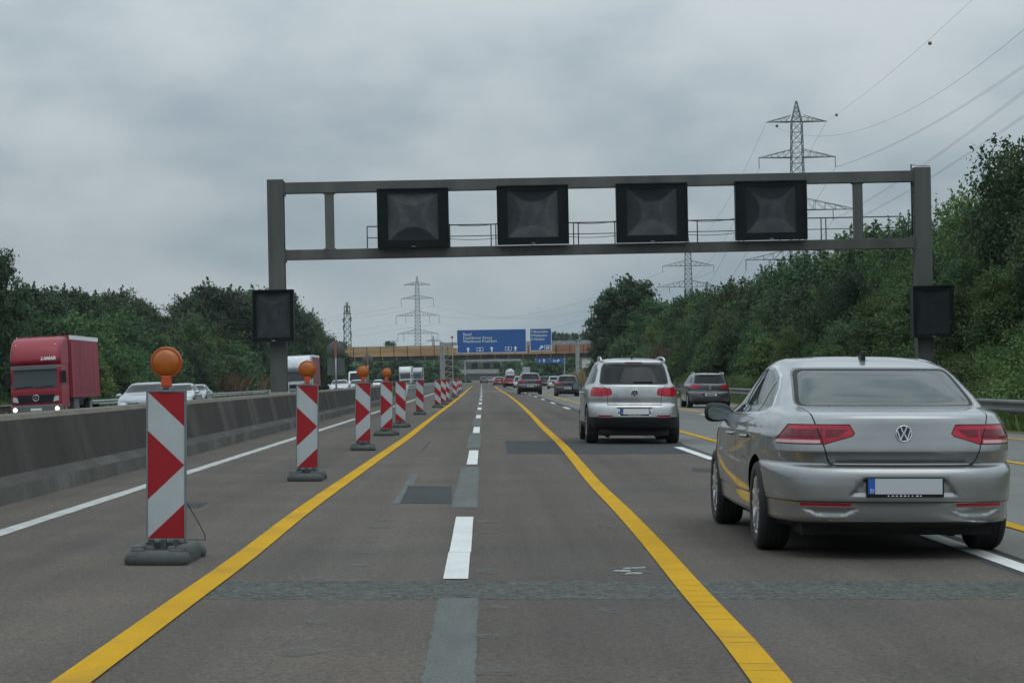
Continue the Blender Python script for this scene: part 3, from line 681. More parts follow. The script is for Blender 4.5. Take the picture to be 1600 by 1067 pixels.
for sx in (0, ): b.tube([(xk,.0,lb1+.1),(xk,.0,ztop+.12)], .03, 6); 
for k in range(9): b.tube([(xk-.0,.0,lb1+.3+.2*k),(xk+.1,.0,lb1+.3+.2*k)], .015, 5)
b.tube([(xk,0,ztop+.1),(xk+.3,0,ztop+.06),(xk+.62,0,ztop+.06)], .012, 5); b.build('ladder', M_gantry, groot)

# ------------------------------------------------------------------ vehicles: shell lofted from horizontal outlines, details cut into it
def bspline(ctrl, segs):
    n = len(ctrl); out = []
    c = [(-ctrl[1][0], ctrl[1][1])] + list(ctrl) + [(-ctrl[-2][0], ctrl[-2][1])]
    for i in range(n-1):
        p0, p1, p2, p3 = [np.array(c[i+k], float) for k in range(4)]
        for k in range(segs[i]):
            t = k/segs[i]
            out.append(((1-t)**3*p0 + (3*t**3-6*t*t+4)*p1 + (-3*t**3+3*t*t+3*t+1)*p2 + t**3*p3)/6)
    p0, p1, p2 = [np.array(c[n-2+k], float) for k in (0,1,2)]
    p = (np.array(c[n-1])+4*np.array(c[n])+np.array(c[n+1]))/6; out.append(p)
    return out
def pchip(xs, ys, xq):
    xs, ys = np.array(xs, float), np.array(ys, float); h = np.diff(xs); d = np.diff(ys)/h; m = np.zeros(len(xs))
    m[0], m[-1] = d[0], d[-1]
    for i in range(1, len(xs)-1):
        if d[i-1]*d[i] > 0:
            w1, w2 = 2*h[i]+h[i-1], h[i]+2*h[i-1]; m[i] = (w1+w2)/(w1/d[i-1]+w2/d[i])
    r = []
    for x in xq:
        i = min(max(np.searchsorted(xs, x)-1, 0), len(h)-1); t = (x-xs[i])/h[i]
        r.append((2*t**3-3*t*t+1)*ys[i] + (t**3-2*t*t+t)*h[i]*m[i] + (-2*t**3+3*t*t)*ys[i+1] + (t**3-t*t)*h[i]*m[i+1])
    return r
def shell(rings, step, res):
    """rings: dict rows z,yr,yf,w,wr,wf,bow,cor,fbow,fcor"""
    keys = ['z','yr','yf','w','wr','wf','bow','cor','fbow','fcor']
    A = np.array(rings, float); s = [0.0]
    for i in range(len(A)-1): s.append(s[-1] + max(0.012, math.sqrt((A[i+1,0]-A[i,0])**2 + 0.5*(A[i+1,1]-A[i,1])**2 + (A[i+1,3]-A[i,3])**2)))
    q = []
    for i in range(len(s)-1):
        n = max(1, int(round((s[i+1]-s[i])/step)))
        q += [s[i]+(s[i+1]-s[i])*k/n for k in range(n)]
    q.append(s[-1]); cols = [pchip(s, A[:,k], q) for k in range(10)]
    bm = bmesh.new(); loops = []
    segs = [res]*5 + [res*2, res*2] + [max(1, res-1)]*6
    for r in range(len(q)):
        z,yr,yf,w,wr,wf,bow,cor,fb,fc = [cols[k][r] for k in range(10)]
        L = yf-yr; fb *= .7; fc *= .55
        ctrl = [(0,yr),(.30*wr,yr+.07*bow),(.58*wr,yr+.36*bow),(.83*wr,yr+bow),(.975*wr,yr+bow+.38*cor),((wr*.28+w*.72),yr+bow+cor*1.25),
                (w,yr+.40*L),(w,yr+.62*L),
                ((wf*.28+w*.72),yf-fb-fc*1.25),(.975*wf,yf-fb-.38*fc),(.83*wf,yf-fb),(.55*wf,yf-.36*fb),(0,yf)]
        half = bspline(ctrl, segs[:len(ctrl)-1])
        half[0][0] = 0; half[-1][0] = 0
        ring = [bm.verts.new((p[0],p[1],z)) for p in half] + [bm.verts.new((-p[0],p[1],z)) for p in reversed(half[1:-1])]
        loops.append(ring)
    n = len(loops[0])
    for a, b in zip(loops[:-1], loops[1:]):
        for i in range(n): bm.faces.new((a[i], a[(i+1)%n], b[(i+1)%n], b[i]))
    bm.faces.new(loops[0][::-1]); bm.faces.new(loops[-1])
    bmesh.ops.recalc_face_normals(bm, faces=bm.faces[:])
    return bm
def inpoly(px, py, poly):
    c = False; n = len(poly); j = n-1
    for i in range(n):
        xi, yi = poly[i]; xj, yj = poly[j]
        if (yi > py) != (yj > py) and px < (xj-xi)*(py-yi)/(yj-yi)+xi: c = not c
        j = i
    return c
def proj(view, co): return (co.x, co.z) if view in 'BF' else (co.y, co.z) if view in 'LR' else (co.x, co.y)
def fok(view, co, nrm, lim):
    if view == 'B': return lim[0] < co.y < lim[1] and nrm.y < 0.35
    if view == 'F': return lim[0] < co.y < lim[1] and nrm.y > -0.35
    if view == 'L': return co.x < -lim[0]
    if view == 'R': return co.x > lim[0]
    return co.z > lim[0] and nrm.z > 0.1
def cut_tag(bm, lay, view, poly, tagid, lim, inset=None):
    xs = [p[0] for p in poly]; ys = [p[1] for p in poly]; pad = 0.004
    def cand_of(fs, x0, x1, y0, y1):
        r = []
        for f in fs:
            if not f.is_valid: continue
            ps = [proj(view, v.co) for v in f.verts]
            if max(p[0] for p in ps) < x0 or min(p[0] for p in ps) > x1 or max(p[1] for p in ps) < y0 or min(p[1] for p in ps) > y1: continue
            r.append(f)
        return r
    base = [f for f in cand_of(bm.faces, min(xs)-pad, max(xs)+pad, min(ys)-pad, max(ys)+pad) if fok(view, f.calc_center_median(), f.normal, lim)]
    base = set(base)
    for i in range(len(poly)):
        a, b = poly[i], poly[(i+1) % len(poly)]
        dx, dy = b[0]-a[0], b[1]-a[1]; l = math.hypot(dx, dy)
        if l < 1e-6: continue
        c = cand_of(base, min(a[0],b[0])-pad, max(a[0],b[0])+pad, min(a[1],b[1])-pad, max(a[1],b[1])+pad)
        if not c: continue
        if view in 'BF': co, no = (a[0],0,a[1]), (dy,0,-dx)
        elif view in 'LR': co, no = (0,a[0],a[1]), (0,dy,-dx)
        else: co, no = (a[0],a[1],0), (dy,-dx,0)
        geom = list({e for f in c for e in f.edges}) + c + list({v for f in c for v in f.verts})
        before = set(c)
        r = bmesh.ops.bisect_plane(bm, geom=geom, dist=1e-5, plane_co=co, plane_no=Vector(no).normalized())
        base = {f for f in base if f.is_valid} | {g for g in r['geom'] if isinstance(g, bmesh.types.BMFace)}
    hit = []
    for f in base:
        if not f.is_valid: continue
        p = proj(view, f.calc_center_median())
        if inpoly(p[0], p[1], poly): f[lay] = tagid; hit.append(f)
    return hit
def strip_polys(pts, w, closed=False):
    out = []; n = len(pts)
    for i in range(n if closed else n-1):
        a, b = pts[i], pts[(i+1) % n]; dx, dy = b[0]-a[0], b[1]-a[1]; l = math.hypot(dx, dy); nx, ny = -dy/l*w/2, dx/l*w/2; ex, ey = dx/l*w*.3, dy/l*w*.3
        out.append([(a[0]+nx-ex,a[1]+ny-ey),(b[0]+nx+ex,b[1]+ny+ey),(b[0]-nx+ex,b[1]-ny+ey),(a[0]-nx-ex,a[1]-ny-ey)])
    return out
def grow(poly, d):
    """offset a convex-ish polygon outward by d"""
    n = len(poly); ar = sum(poly[i][0]*poly[(i+1)%n][1]-poly[(i+1)%n][0]*poly[i][1] for i in range(n)); s = 1 if ar > 0 else -1; out = []
    for i in range(n):
        a, p, b = Vector(poly[i-1]), Vector(poly[i]), Vector(poly[(i+1)%n])
        n1 = Vector(((p-a).y, -(p-a).x)).normalized()*s; n2 = Vector(((b-p).y, -(b-p).x)).normalized()*s
        k = n1+n2; k = k/ max(0.35, k.length_squared/2) if k.length > 1e-6 else n1
        out.append((p.x+k.x*d*1.0, p.y+k.y*d*1.0))
    return out
def roundpoly(poly, r, k=3):
    out = []; n = len(poly)
    for i in range(n):
        a, p, b = Vector(poly[i-1]), Vector(poly[i]), Vector(poly[(i+1)%n])
        la, lb = (a-p).length, (b-p).length; q = min(r, la*.45, lb*.45); s, e = p+(a-p)/la*q, p+(b-p)/lb*q
        for j in range(k+1):
            t = j/k; out.append(tuple((1-t)**2*s + 2*t*(1-t)*p + t*t*e))
    return out
mirx = lambda poly: [(-x, y) for x, y in poly]

def emblem(parent, loc, r, style='vw', rot=(0,0,0)):
    """round chrome badge facing -Y"""
    b = MB(); b.lathe([(r*.86,.0),(r*.90,-.008),(r*.96,-.008),(r,.0)], 'Y', n=36)
    b.lathe([(0,-.001),(r*.88,-.001)], 'Y', n=36, mat=1)
    if style == 'vw':
        def st(p, q, w=.13): 
            p, q = Vector(p), Vector(q); d = (q-p).normalized(); nn = Vector((-d.y, d.x))*w/2
            b.prism([((p+nn).x*r,(p+nn).y*r),((q+nn).x*r,(q+nn).y*r),((q-nn).x*r,(q-nn).y*r),((p-nn).x*r,(p-nn).y*r)], -.006, -.002)
        for s in (-1, 1):
            st((s*.36,.80),(s*.07,.10)); st((s*.78,.38),(s*.40,-.74)); st((s*.40,-.74),(s*.07,-.02))
        st((-.12,.09),(.12,.09),.12)
    elif style == 'star':
        for k in range(3):
            a = math.pi/2 + k*2*math.pi/3; b.prism([(r*.9*math.cos(a), r*.9*math.sin(a)), (r*.13*math.cos(a+1.05), r*.13*math.sin(a+1.05)), (r*.13*math.cos(a-1.05), r*.13*math.sin(a-1.05))], -.007, -.002)
    return b.build('emblem', [M_chrome, M_trim], parent, loc=loc, rot=rot)

WHEELS = {}
def wheel_mesh(r, w, hi):
    key = (r, w, hi)
    if key in WHEELS: return WHEELS[key]
    n = 48 if hi else 20; rr = r*.66
    b = MB(); b.lathe([(rr,-w/2+.02),(rr+.012,-w/2+.004),(r*.90,-w/2),(r*.965,-w/2+.018),(r,-w/2+.05),(r,w/2-.05),(r*.965,w/2-.018),(r*.90,w/2),(rr+.012,w/2-.004),(rr,w/2-.02)], 'X', n=n)
    if hi:
        for gx_ in (-.055,-.018,.018,.055): b.lathe([(r+.0008,gx_-.005),(r+.0008,gx_+.005)], 'X', n=n, mat=1)
    t = b.build('wheel', [M_tyre, M_dark], recalc=False); td = t.data; bpy.data.objects.remove(t)
    b = MB(); f = -w/2 + .012     # outer face at -x
    b.lathe([(rr-.002,f+.0),(rr-.022,f+.004),(rr-.03,f+.03),(rr-.05,w/2-.03)], 'X', n=n)
    b.lathe([(rr*.97, f+.075),(0, f+.085)], 'X', n=n, mat=1)
    b.lathe([(.0,f+.012),(.05,f+.014),(.06,f+.03)], 'X', n=16)
    ns = 5
    for k in range(ns):
        for dlt in (-.14, .14):
            a = 2*math.pi*k/ns + dlt; a2 = 2*math.pi*k/ns + dlt*1.7
            p, q = Vector((f+.022, .045*math.cos(a), .045*math.sin(a))), Vector((f+.010, (rr-.02)*math.cos(a2), (rr-.02)*math.sin(a2)))
            b.bar(p, q, .034, .03)
    t = b.build('rim', [M_alloy, M_dark], recalc=True); rd = t.data; bpy.data.objects.remove(t)
    WHEELS[key] = (td, rd); return WHEELS[key]

def make_car(name, label, spec, loc, rot=(0,0,0), paint_m=None, hi=True, group=None, glass_m=None, lit=False, plate_m=None, cabin=False, cat='car'):
    sp = spec; sx, sy, sz = sp.get('scale', (1,1,1))
    root = empty(name, loc, rot); tag(root, label, cat, group)
    bm = shell(sp['rings'], 0.028 if hi else 0.09, 7 if hi else 3)
    lay = bm.faces.layers.int.new('part'); 
    T = {}; props = []
    def tid(part, m, inset=0.0):
        props.append((part, m, inset)); return len(props)
    GAP = tid(None, M_dark)
    for ft in sp['features']:
        kind, view, poly, lim = ft[0], ft[1], ft[2], ft[3]
        if kind == 'gap':
            if not hi: continue
            for pl in strip_polys(poly, ft[4] if len(ft) > 4 else .007): cut_tag(bm, lay, view, pl, GAP, lim)
        elif kind == 'push':
            hit = cut_tag(bm, lay, view, poly, 0 if ft[5] is None else tid(None, ft[5]), lim)
            if ft[5] is None: pass
            ins = grow(poly, -.025); hit2 = cut_tag(bm, lay, view, ins, 0 if ft[5] is None else len(props), lim)
            for v in {v for f in hit2 if f.is_valid for v in f.verts}: v.co.y += ft[4]
        elif kind == 'arch':
            hit = cut_tag(bm, lay, view, poly, 0, lim); bmesh.ops.delete(bm, geom=[f for f in hit if f.is_valid], context='FACES')
        elif kind == 'mat':
            cut_tag(bm, lay, view, poly, tid(None, ft[4]), lim)
        else:
            part, m, ins = ft[4], ft[5], (ft[6] if len(ft) > 6 else 0.0)
            if part in ('rear_window','windscreen','side_window') and glass_m: m = glass_m
            if kind == 'win':
                cut_tag(bm, lay, view, grow(poly, ft[7] if len(ft) > 7 else .014), tid(None, ft[8] if len(ft) > 8 else M_trim), lim)
            cut_tag(bm, lay, view, poly, tid(part, m, ins), lim)
    bm.normal_update()
    bm.faces.ensure_lookup_table()
    groups = {}
    for f in bm.faces:
        pid = f[lay]; part = props[pid-1][0] if pid else None
        groups.setdefault(pid if part else 0, []).append(f)
    for pid, fs in groups.items():
        part, m, ins = props[pid-1] if pid else ('body', paint_m, 0)
        vs, idx, fc, mi, nr = [], {}, [], [], []
        mats = [paint_m] if not pid else [m]
        for f in fs:
            q = []
            for v in f.verts:
                if v.index not in idx or True:
                    k = v
                    if k not in idx: idx[k] = len(vs); vs.append(v.co - v.normal*ins); nr.append(v.normal.copy())
                q.append(idx[v])
            fc.append(q)
            if not pid:
                mm = props[f[lay]-1][1] if f[lay] else paint_m
                if mm not in mats: mats.append(mm)
                mi.append(mats.index(mm))
            else: mi.append(0)
        mats = [paint_m if x == 'paint' else x for x in mats]
        me = bpy.data.meshes.new(part); me.from_pydata([(v.x*sx, v.y*sy, v.z*sz) for v in vs], [], fc)
        for x in mats: me.materials.append(x)
        me.polygons.foreach_set('material_index', mi); me.polygons.foreach_set('use_smooth', [True]*len(fc)); me.update()
        me.normals_split_custom_set_from_vertices([Vector((n.x/sx, n.y/sy, n.z/sz)).normalized() for n in nr])
        link(part, me, root)
    bm.free()
    # wheels, arches, floor
    wr_, ww = sp['wheel_r'], sp['wheel_w']; tm, rm = wheel_mesh(wr_, ww, hi)
    for yw in sp['wheel_y']:
        for s in (-1, 1):
            w = link('wheel', tm, root, (s*(sp['wheel_x']-ww/2), yw*sy, wr_)); w.rotation_euler = (random.uniform(0,6.2), 0, 0 if s < 0 else math.pi)
            link('rim', rm, w)
    b = MB(); hx = sp['wheel_x'] - .04
    for yw in sp['wheel_y']:
        for s in (-1, 1):
            n = 14; R0 = sp['arch_r']; vs = []
            for k in range(n+1):
                a = math.pi*(-.12 + 1.24*k/n); vs += [(s*.50, yw*sy+R0*math.cos(a), wr_+R0*math.sin(a)), (s*(hx-.01), yw*sy+R0*math.cos(a), wr_+R0*math.sin(a))]
            b.add(vs, [(2*k,2*k+1,2*k+3,2*k+2) for k in range(n)])
            b.box(min(s*.45,s*.50), max(s*.45,s*.50), yw*sy-R0, yw*sy+R0, .12, wr_+R0)
    y0, y1 = sp['floor']; b.box(-.66*sx, .66*sx, y0*sy, y1*sy, .16*sz, .33*sz); b.box(-.62*sx, -.40*sx, y0*sy-.05, y0*sy+.3, .20, .28)
    b.build('underbody', M_dark, root)
    # plates
    for (yy, zz, hw, face, rz) in sp['plates']:
        if face < 0 or hi or True:
            s = face; b = MB(); b.box(-hw-.012, hw+.012, yy-.012, yy+.012, zz-.072, zz+.060); pl = b.build('number_plate', M_black, root, bevel=.004 if hi else 0)
            yk = yy + s*.0125; b = MB(); q = 0.0035*s
            xa = -hw+.046 if s < 0 else -hw
            xb = hw if s < 0 else hw-.046
            b.box(xa, xb, min(yk,yk+q), max(yk,yk+q), zz-.05, zz+.055); b.build('plate_face', plate_m or M_plate, pl)
            b = MB(); x2, x3 = ((-hw, -hw+.045) if s < 0 else (hw-.045, hw)); b.box(x2, x3, min(yk,yk+q), max(yk,yk+q), zz-.05, zz+.055); b.build('euro_band', M_blue, pl)
            if hi and s < 0:
                text_obj('D', .036, M_white_txt, pl, (-hw+.011, yk+q-.002, zz-.040), name='letter')
                for k in range(6): pass
                b = MB(); rr = random.Random(3)
                for x in np.linspace(-.12, .1, 9): b.box(x, x+rr.uniform(.008,.02), yy-.0135, yy-.0125, zz-.065, zz-.058)
                b.build('frame_print', M_white_txt, pl)
            elif not hi:
                b = MB(); rr = random.Random(int(loc[1]*10))
                x = xa+.06
                while x < xb-.05: wdt = rr.uniform(.03,.045); b.box(x, x+wdt, min(yk+q,yk+2*q), max(yk+q,yk+2*q), zz-.035, zz+.035); x += wdt+rr.choice([.02,.025,.06])
                b.build('plate_print', M_black, pl)
    if sp.get('mirror'):
        mx_, my, mz, mw, mh = sp['mirror']
        for s in (-1, 1):
            b = MB(); n = 10; vs = []; prof = [(.02,.10),(.05,.80),(.10,1.0),(.16,.92),(.20,.55),(.215,.1)]
            for (dy, k) in prof:
                for i in range(n*2):
                    a = 2*math.pi*i/(n*2); ca, sa = math.cos(a), math.sin(a)
                    vs.append((s*(mx_ + mw/2*k*math.copysign(abs(ca)**.75, ca)), my+dy-.05, mz + mh/2*k*math.copysign(abs(sa)**.75, sa)*(1.0-.18*s*ca*1)))
            N = n*2; b.add(vs, [(i*N+k, i*N+(k+1)%N, (i+1)*N+(k+1)%N, (i+1)*N+k) for i in range(len(prof)-1) for k in range(N)], 0, True)
            b.add([vs[k] for k in range(N)], [tuple(range(N))], 0)
            b.bar((s*(mx_-mw/2+.01), my+.05, mz-mh*.30), (s*(mx_-mw/2-.10), my+.09, mz-mh*.62), .055, .05, 1)
            
            for q in range(2*N): b.m[q] = 1
            b.m[(len(prof)-1)*N] = 1
            mo = b.build('wing_mirror', [paint_m, M_black], root)
            b = MB(); b.add([(s*(mx_ + mw/2*.82*math.copysign(abs(math.cos(t))**.75, math.cos(t))), my-.045+.01*0-.004, mz+mh/2*.80*math.copysign(abs(math.sin(t))**.75, math.sin(t))) for t in [2*math.pi*i/24 for i in range(24)]], [tuple(range(24))])
            b.build('mirror_glass', M_mirror, mo); 
            b = MB(); b.lathe([(0,0),(1,0)], 'Y', n=24); ring = b
    if cabin:
        zf = .30*sz
        for xs in ((-.38, .38) if True else ()):
            for (yb, kind) in ((2.15, 'front'), (1.15, 'rear')):
                b = MB(); w = .25
                b.prism([(yb, zf+.18), (yb+.5, zf+.24), (yb+.5, zf+.08), (yb, zf)], xs-w, xs+w, axis='X')
                b.prism([(yb, zf+.18), (yb+.14, zf+.16), (yb+.0, zf+.66), (yb-.10, zf+.66)], xs-w, xs+w, axis='X')
                b.prism([(yb-.09, zf+.70), (yb+.0, zf+.69), (yb-.03, zf+.86), (yb-.11, zf+.85)], xs-.14, xs+.14, axis='X')
                b.build('seat', M_cabin, root, bevel=.03)
        b = MB(); b.box(-.68, .68, 2.95, 3.35, zf+.35, zf+.60); b.box(-.62, .62, .62, 1.04, zf+.60, zf+.64); b.build('dashboard', M_cabin, root, bevel=.03)
        b = MB(); b.tube([(-.38+.18*math.cos(a), 2.82, zf+.60+.18*math.sin(a)) for a in [2*math.pi*k/20 for k in range(21)]], .015, 6, cap=False); b.build('steering_wheel', M_cabin, root)
        b = MB(); b.box(-.11,.11,2.62,2.65,1.23*sz,1.29*sz); b.build('cabin_mirror', M_cabin, root, bevel=.01)
    if sp.get('extra'):
        old = set(bpy.data.objects); sp['extra'](root, paint_m, hi, lit)
        for o in set(bpy.data.objects) - old:
            if o.parent is root: o.scale = (sx, sy, sz); o.location = (o.location.x*sx, o.location.y*sy, o.location.z*sz)
    return root

def circle(cy, cz, r, n=28): return [(cy+r*math.cos(2*math.pi*k/n), cz+r*math.sin(2*math.pi*k/n)) for k in range(n)]
def both(kind, poly, lim, *a): return [(kind, 'L', poly, lim) + a, (kind, 'R', poly, lim) + a]
def bothB(kind, view, poly, lim, *a): return [(kind, view, poly, lim) + a, (kind, view, mirx(poly), lim) + a]

# ---- four-door saloon
#        z     yr    yf    w    wr   wf   bow  cor  fbow fcor
SALOON = [
 (.190, .34, 4.45, .78, .66, .66, .10, .40, .20, .50),
 (.240, .16, 4.60, .850,.745,.73, .10, .42, .24, .55),
 (.258, .060,4.64, .874,.775,.75, .10, .42, .25, .55),
 (.270, .036,4.68, .880,.782,.76, .10, .42, .26, .55),
 (.330, .026,4.71, .884,.788,.77, .103,.43, .27, .57),
 (.392, .022,4.74, .888,.795,.775,.105,.43, .28, .58),
 (.399, .018,4.74, .889,.797,.775,.105,.43, .28, .58),
 (.403, .002,4.745,.895,.803,.78, .105,.43, .28, .58),
 (.412, .000,4.745,.896,.804,.78, .105,.43, .28, .58),
 (.500, .000,4.76, .907,.808,.785,.105,.43, .30, .60),
 (.590, .004,4.76, .914,.808,.785,.11, .43, .30, .60),
 (.622, .016,4.755,.916,.805,.785,.11, .43, .32, .62),
 (.640, .038,4.75, .915,.802,.785,.11, .43, .33, .62),
 (.647, .066,4.745,.915,.800,.785,.11, .43, .33, .62),
 (.655, .086,4.74, .914,.798,.785,.11, .43, .33, .62),
 (.695, .064,4.72, .912,.796,.783,.11, .43, .34, .62),
 (.732, .036,4.71, .911,.795,.783,.11, .43, .34, .62),
 (.740, .029,4.71, .911,.795,.783,.11, .43, .34, .62),
 (.748, .029,4.70, .911,.794,.783,.11, .43, .34, .62),
 (.770, .032,4.69, .911,.794,.782,.11, .43, .34, .62),
 (.830, .043,4.58, .914,.790,.775,.11, .43, .34, .60),
 (.850, .046,4.52, .916,.790,.773,.11, .43, .34, .58),
 (.866, .049,4.46, .905,.786,.77, .11, .43, .34, .56),
 (.930, .059,4.15, .893,.765,.76, .115,.43, .32, .50),
 (.965, .064,3.92, .872,.745,.75, .12, .43, .30, .45),
 (.988, .072,3.74, .852,.730,.74, .12, .43, .28, .40),
 (1.000,.095,3.65, .842,.722,.735,.12, .43, .26, .38),
 (1.014,.19, 3.56, .832,.712,.73, .12, .42, .24, .36),
 (1.030,.36, 3.48, .820,.702,.72, .11, .38, .22, .35),
 (1.044,.52, 3.42, .810,.690,.71, .10, .30, .22, .34),
 (1.060,.585,3.37, .802,.682,.70, .095,.26, .22, .33),
 (1.120,.72, 3.22, .770,.655,.68, .09, .24, .22, .32),
 (1.200,.91, 3.04, .726,.620,.65, .085,.24, .20, .30),
 (1.280,1.12,2.86, .680,.588,.615,.08, .25, .18, .30),
 (1.322,1.26,2.76, .652,.565,.59, .08, .26, .17, .30),
 (1.352,1.42,2.66, .622,.535,.565,.08, .28, .16, .30),
 (1.378,1.60,2.56, .580,.49, .53, .08, .28, .14, .28),
 (1.396,1.76,2.48, .52, .43, .47, .07, .25, .12, .24),
 (1.408,1.92,2.40, .42, .34, .38, .06, .20, .10, .18),
 (1.414,2.05,2.33, .28, .22, .25, .04, .12, .06, .10),
 (1.416,2.15,2.26, .10, .08, .09, .01, .04, .02, .04)]
lamp = [(.335,.868),(.365,.925),(.742,.925),(.832,.797),(.53,.797),(.35,.852)]
lid = [(-.625,1.046),(-.606,.995),(-.577,.90),(-.550,.823),(-.510,.69),(-.488,.659),(-.455,.648),(.455,.648),(.488,.659),(.510,.69),(.550,.823),(.577,.90),(.606,.995),(.625,1.046)]
rw = roundpoly([(-.572,1.316),(.572,1.316),(.645,1.048),(-.645,1.048)], .05)
ws = roundpoly([(-.56,1.335),(.56,1.335),(.70,1.065),(-.70,1.065)], .05)
LB_ = (-.2, .62)
dlo = [(3.20,.968),(2.98,1.11),(2.72,1.245),(2.45,1.318),(2.05,1.338),(1.75,1.318),(1.45,1.255),(1.22,1.16),(1.07,1.06),(1.05,1.015),(1.25,.998)]
w1 = [(3.12,.980),(2.94,1.10),(2.70,1.228),(2.45,1.300),(2.17,1.318),(2.17,.985)]
w2 = [(2.08,.987),(2.08,1.318),(1.76,1.300),(1.46,1.238),(1.42,.997)]
w3 = [(1.385,.999),(1.425,1.225),(1.24,1.145),(1.10,1.055),(1.085,1.022),(1.25,1.006)]
fdoor = [(3.25,.275),(3.33,.55),(3.28,.966),(2.135,.966),(2.135,.275)]
rdoor = [(2.125,.275),(2.125,.966),(1.14,.992),(1.16,.90),(1.34,.76),(1.50,.56),(1.56,.275)]
sal_feats = (
 both('arch', circle(1.10,.33,.365), (.5,)) + both('arch', circle(3.89,.33,.365), (.5,)) +
 [('part','B',lid,LB_,'boot_lid','paint')] +
 [('gap','B',lid[:7],LB_,.009), ('gap','B',lid[6:8],LB_,.010), ('gap','B',lid[7:],LB_,.009)] +
 both('part', fdoor, (.6,), 'door', 'paint') + both('part', rdoor, (.6,), 'door', 'paint') +
 both('gap', fdoor + fdoor[:1], (.6,), .007) + both('gap', rdoor + rdoor[:1], (.6,), .007) +
 both('mat', grow(dlo, .016), (.45,), M_chrome) + both('mat', dlo, (.45,), M_trim) +
 both('part', w1, (.45,), 'side_window', None, .003) + both('part', w2, (.45,), 'side_window', None, .003) + both('part', w3, (.45,), 'side_window', None, .003) +
 [('mat','B',grow(rw,.012),(.45,1.6),M_trim), ('mat','B',rw,(.45,1.6),M_black), ('part','B',roundpoly([(-.548,1.305),(.548,1.305),(.618,1.056),(-.618,1.056)], .05),(.45,1.6),'rear_window',None,.002)] +
 [('mat','F',grow(ws,.02),(2.4,3.7),M_trim), ('part','F',ws,(2.4,3.7),'windscreen',None,.002)] +
 bothB('mat','B',grow(lamp,.006),(-.2,.5),M_dark) + bothB('part','B',lamp,(-.2,.5),'tail_lamp',M_lampred,.001) +
 bothB('mat','B',[(.545,.897),(.755,.897),(.800,.835),(.545,.835)],(-.2,.5),M_lampdark) +
 bothB('mat','B',[(.375,.895),(.525,.895),(.525,.84),(.44,.845)],(-.2,.5),M_lampdark) +
 bothB('mat','B',[(.56,.822),(.812,.822),(.829,.801),(.56,.801)],(-.2,.5),M_lamppale) +
 [('gap','B',lid[3:5],LB_,.008), ('gap','B',lid[9:11],LB_,.008), ('gap','B',lid[2:4],LB_,.008), ('gap','B',lid[10:12],LB_,.008)] +
 bothB('part','B',[(.36,.391),(.69,.391),(.69,.371),(.36,.371)],(-.2,.5),'reflector',M_lampred) +
 [('gap','B',[(-.86,.3995),(.86,.3995)],(-.2,.8),.005), ('mat','B',[(-.50,.274),(.50,.274),(.50,.264),(-.50,.264)],(-.2,.3),M_chrome)] +
 bothB('push','B',[(.30,.362),(.70,.362),(.58,.290),(.40,.290)],(-.2,.4),.010,'paint') +
 [('push','B',[(-.395,.437),(-.275,.578),(.275,.578),(.395,.437)],(-.2,.3),.016,'paint')] +
 [('mat','F',[(-.42,.69),(.42,.69),(.36,.60),(-.36,.60)],(4.2,4.9),M_trim), ('mat','F',[(-.60,.44),(.60,.44),(.55,.32),(-.55,.32)],(4.2,4.9),M_black)] +
 bothB('part','F',[(.46,.70),(.80,.78),(.84,.70),(.70,.63),(.46,.61)],(3.9,4.9),'head_lamp',M_headlamp,.001))
sal_feats = [f[:5] + ('paint',) if (f[0]=='part' and f[5]=='paint') else f for f in sal_feats]
def saloon_extra(root, pm, hi, lit):
    emblem(root, (0, .047, .868), .057, 'vw', (R(-7),0,0))
    b = MB(); b.prism([(1.62,0),(1.86,0),(1.80,.012),(1.66,.075),(1.63,.072)], -.016, .016, axis='X'); b.box(-.03,.03,1.60,1.88,-.002,.006); b.build('antenna', M_black, root, loc=(0,0,1.374), bevel=.005)
    for s in (-1, 1):
        for yd in (2.30, 1.42):
            b = MB(); b.tube([(s*.905,yd,.815),(s*.935,yd+.04,.817),(s*.937,yd+.15,.817),(s*.905,yd+.19,.815)], .013, 6); b.build('door_handle', pm, root)
    if not hi: emblem(root, (0, 4.77, .64), .07, 'star', (0,0,math.pi))
    if lit:
        for s in (-1, 1): b = MB(); b.lathe([(0,.012),(.06,.0)], 'Y', (s*.66, 4.56, .68), 14); b.build('head_lamp', M_lit, root)
SALOON_SPEC = dict(rings=SALOON, features=sal_feats, wheel_r=.325, wheel_w=.225, wheel_y=(1.10,3.89), wheel_x=.888, arch_r=.36, floor=(.30,4.5),
    plates=[(.004,.508,.252,-1,0),(4.775,.50,.26,1,0)], mirror=(.93,3.12,.965,.23,.155), extra=saloon_extra)

